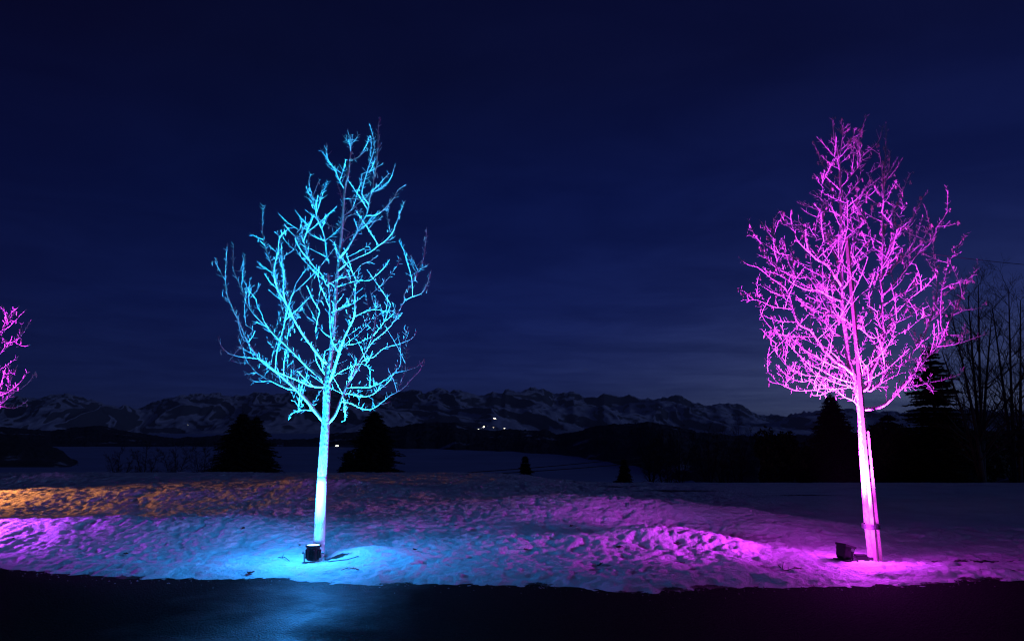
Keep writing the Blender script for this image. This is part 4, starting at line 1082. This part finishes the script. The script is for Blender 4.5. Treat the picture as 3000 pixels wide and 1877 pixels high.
for i, (px, Yd, stems, lab) in enumerate([
    (352, 40, [(322, 1345), (352, 1322), (385, 1350)], 'dark bare shrub at the left end of the row left of the conifers'),
    (430, 41, [(400, 1330), (432, 1306), (465, 1328)], 'dark bare shrub second from the left in the row left of the conifers'),
    (515, 40, [(480, 1330), (515, 1308), (552, 1325)], 'dark bare shrub third from the left in the row left of the conifers'),
    (598, 41, [(570, 1318), (602, 1304), (635, 1330)], 'dark bare shrub touching the left side of the paired conifers'),
    (1905, 38, [(1865, 1275), (1905, 1262), (1945, 1280), (1925, 1300)], 'leftmost large bare shrub right of the tiny conifers'),
    (1990, 39, [(1955, 1285), (1992, 1268), (2030, 1290)], 'second large bare shrub right of the tiny conifers'),
    (2075, 38, [(2035, 1285), (2075, 1262), (2110, 1285)], 'third large bare shrub right of the tiny conifers'),
    (2160, 38, [(2122, 1270), (2162, 1248), (2200, 1270)], 'fourth large bare shrub, touching the evergreen hedge'),
    (1950, 36, [(1912, 1330), (1950, 1318), (1990, 1335)], 'low bare shrub in front of the first two large bare shrubs'),
    (2115, 36, [(2080, 1325), (2115, 1312), (2150, 1330)], 'low bare shrub in front of the third and fourth large bare shrubs')]):
    bare_bg('bare_shrub', lab, 'shrub', px, Yd, stems, 80 + i, .03, 2, .75, sh)

# ------------------------------------------------------------------ cables in the air
def air_cable(label, p0, p1, sag, r):
    p0, p1 = Vector(p0), Vector(p1); n = 40
    pts = [p0.lerp(p1, i / n) - UP * sag * 4 * (i / n) * (1 - i / n) for i in range(n + 1)]
    mb = MB(); mb.tube(pts, r, 6); o = mb.build('overhead_cable', M['cable']); tag(o, label, 'cable', 'overhead cables')
air_cable('thin cable in the sky running right from the top of the tall stake', P(2483, 704, YT - .10), P(3350, 790, 11.5), .10, .004)
air_cable('upper of two dark cables sloping across the pale valley field', P(1180, 1394, 60), P(2050, 1318, 66), .25, .035)
air_cable('lower of two dark cables sloping across the pale valley field', P(1300, 1394, 58), P(2120, 1330, 64), .20, .035)

# ------------------------------------------------------------------ lit buildings on the far slopes
def hit(px, py, XX, YY, ZZ, Acol):
    a, b_ = slope(px, py); j = int(np.abs(Acol - a).argmin())
    zz = CAMZ + b_ * YY[:, j]
    over = np.where(ZZ[:, j] >= zz)[0]
    i = int(over[0]) if len(over) else int((ZZ[:, j] / YY[:, j]).argmax())
    return Vector((a * YY[i, j], YY[i, j], ZZ[i, j]))
def hut(label, p, w, strength):
    root = empty('mountain_building', p); tag(root, label, 'building', 'lit buildings on the far slopes')
    h, d = w * .45, w * .6
    mb = MB(); mb.box((0, 0, h / 2 - h * .3), (w, d, h * 1.6)); mb.build('wall', M['render_wall'], root)
    mb = MB(); z = h * 1.1
    mb.v = [(-w * .56, -d * .6, z), (w * .56, -d * .6, z), (w * .56, d * .6, z), (-w * .56, d * .6, z), (-w * .56, 0, z + h * .6), (w * .56, 0, z + h * .6)]
    mb.f = [(0, 1, 5, 4), (2, 3, 4, 5), (1, 2, 5), (3, 0, 4), (3, 2, 1, 0)]
    mb.build('roof', M['roof'], root)
    mm = emit('lit_window', (1.0, .93, .76), strength)
    for i in range(4):
        mb = MB(); mb.box((-w * .36 + w * .24 * i, -d / 2 - .12, h * .55), (w * .17, .3, h * .5)); mb.build('window', mm, root)
for px, py, w, st, lab in [(1449, 1227, 46, 16, 'brightly lit building highest on the far snowy slope'), (1417, 1252, 40, 16, 'lit building on the far slope, upper left of the lower row of lights'),
                       (1400, 1259, 40, 18, 'lit building on the far slope, lowest left of the lights'), (1445, 1254, 22, 7, 'faint small lit building in the middle of the far lights'),
                       (1478, 1256, 28, 14, 'lit building on the far slope, rightmost of the lights'), (550, 1246, 24, 3, 'lone faint lit building on the mountain left of the conifers')]:
    p = hit(px, py, Xm, Ym, Zm, A); hut(lab, p, w * .75, st)
p = hit(988, 1309, Xh, Yh, Zh, A2); hut('lone lit house at the foot of the wooded hill right of the blue trunk', p, 6, 7)

# ------------------------------------------------------------------ litter on the snow
def dead_leaf(label, px, py, size, seed):
    rng = random.Random(seed); a, b_ = slope(px, py)
    yy = np.linspace(7.5, 20, 800); zz = snow_full(a * yy, yy)[0]; i = np.where(zz >= CAMZ + b_ * yy)[0]
    y = float(yy[i[0]]) if len(i) else 10.0
    p = Vector((a * y, y, gz(a * y, y) + .006))
    mb = MB(); n = 7; L = size; ang = rng.uniform(0, 3.14); rot = Matrix.Rotation(ang, 3, 'Z') @ Matrix.Rotation(rng.uniform(-.3, .5), 3, 'Y')
    for k in range(n):
        s = k / (n - 1); w = L * .36 * math.sin(math.pi * min(1, s * .92 + .06)) ** .7
        c_ = Vector(((s - .5) * L, 0, .22 * L * (s - .5) ** 2 * 4 * .5))
        for sg in (-1, 0, 1): mb.v.append(tuple(rot @ (c_ + Vector((rng.uniform(-.04, .04) * L, sg * w, abs(sg) * L * rng.uniform(.08, .22))))))
    for k in range(n - 1):
        for j in range(2):
            q = k * 3 + j; mb.f.append((q, q + 1, q + 4, q + 3))
    mb.tube([rot @ Vector((-.5 * L, 0, .1 * L)), rot @ Vector((-.85 * L, .05 * L, .16 * L))], .0025, 4)
    o = mb.build('dead_leaf', M['leaf']); o.location = p; tag(o, label, 'leaf', 'dead leaves on the snow')
for i, (px, py, s, lab) in enumerate([
    (38, 1580, .055, 'dead leaf on the purple snow at the far left'), (368, 1625, .085, 'dead leaf on the grey violet snow between left edge and blue lamp'),
    (712, 1552, .07, 'dead leaf on the blue snow up the bank left of the blue trunk'), (734, 1680, .085, 'dead leaf on bright cyan snow near the road, left of the blue lamp'),
    (878, 1600, .05, 'small dead leaf just left of the blue can light'), (1046, 1671, .055, 'dead leaf on bright cyan snow right of the blue lamp'),
    (1215, 1612, .07, 'dead leaf on pale blue snow well right of the blue lamp'), (1541, 1613, .08, 'dead leaf where the blue and magenta light meet'),
    (1674, 1543, .09, 'upright dead leaf on the magenta mound'), (1757, 1657, .085, 'dead leaf low on the violet snow left of the magenta mound'),
    (1812, 1607, .11, 'large dead leaf at the left foot of the bright magenta mound'), (1983, 1593, .07, 'dead leaf on the face of the bright magenta mound'),
    (2000, 1651, .06, 'dead leaf below the bright magenta mound'), (1335, 1540, .04, 'small dead leaf on dim snow midway between the two trees')]):
    dead_leaf(lab, px, py, s, 500 + i)
def fallen_twig(label, pts, r, seed):
    rng = random.Random(seed)
    w = []
    for px, py in pts:
        a, b_ = slope(px, py); y = (-CAMZ + .07) / b_; w.append(Vector((a * y, y, gz(a * y, y) + .012 + rng.uniform(0, .012))))
    mb = MB(); mb.tube(catmull(w, .03), r, 5); sprout(mb, catmull(w, .03), rng, .2, .09, .03, .07, r * .7, 0)
    o = mb.build('fallen_twig', M['leaf']); tag(o, label, 'twig', 'fallen twigs')
fallen_twig('thin curved fallen twig on the bright magenta snow left of the floodlight', [(2281, 1656), (2300, 1666), (2325, 1668), (2345, 1663)], .005, 1)
fallen_twig('fallen twig lying left of the blue can light', [(815, 1637), (832, 1635), (848, 1639)], .005, 2)
fallen_twig('fallen twig on the snow right of the blue can light, near the road', [(1000, 1668), (1022, 1664), (1040, 1666)], .004, 3)

# ------------------------------------------------------------------ thin night air between here and the mountains
mb = MB(); mb.box((0, 0, 0), (2, 2, 2))
mh = bpy.data.materials.new('night_air'); mh.use_nodes = True; th = mh.node_tree; th.nodes.clear()
pv = th.nodes.new('ShaderNodeVolumePrincipled'); pv.inputs['Density'].default_value = 2.4e-5; pv.inputs['Color'].default_value = (.86, .9, .98, 1); pv.inputs['Anisotropy'].default_value = 0.1
oh = th.nodes.new('ShaderNodeOutputMaterial'); th.links.new(pv.outputs[0], oh.inputs['Volume'])
hz = mb.build('haze', mh); tag(hz, kind='stuff')
ztop = float(max(Zm.max(), 20.0)) + 60
hz.scale = (61000, 61000, (ztop + 160) / 2); hz.location = (0, 0, (ztop - 160) / 2)
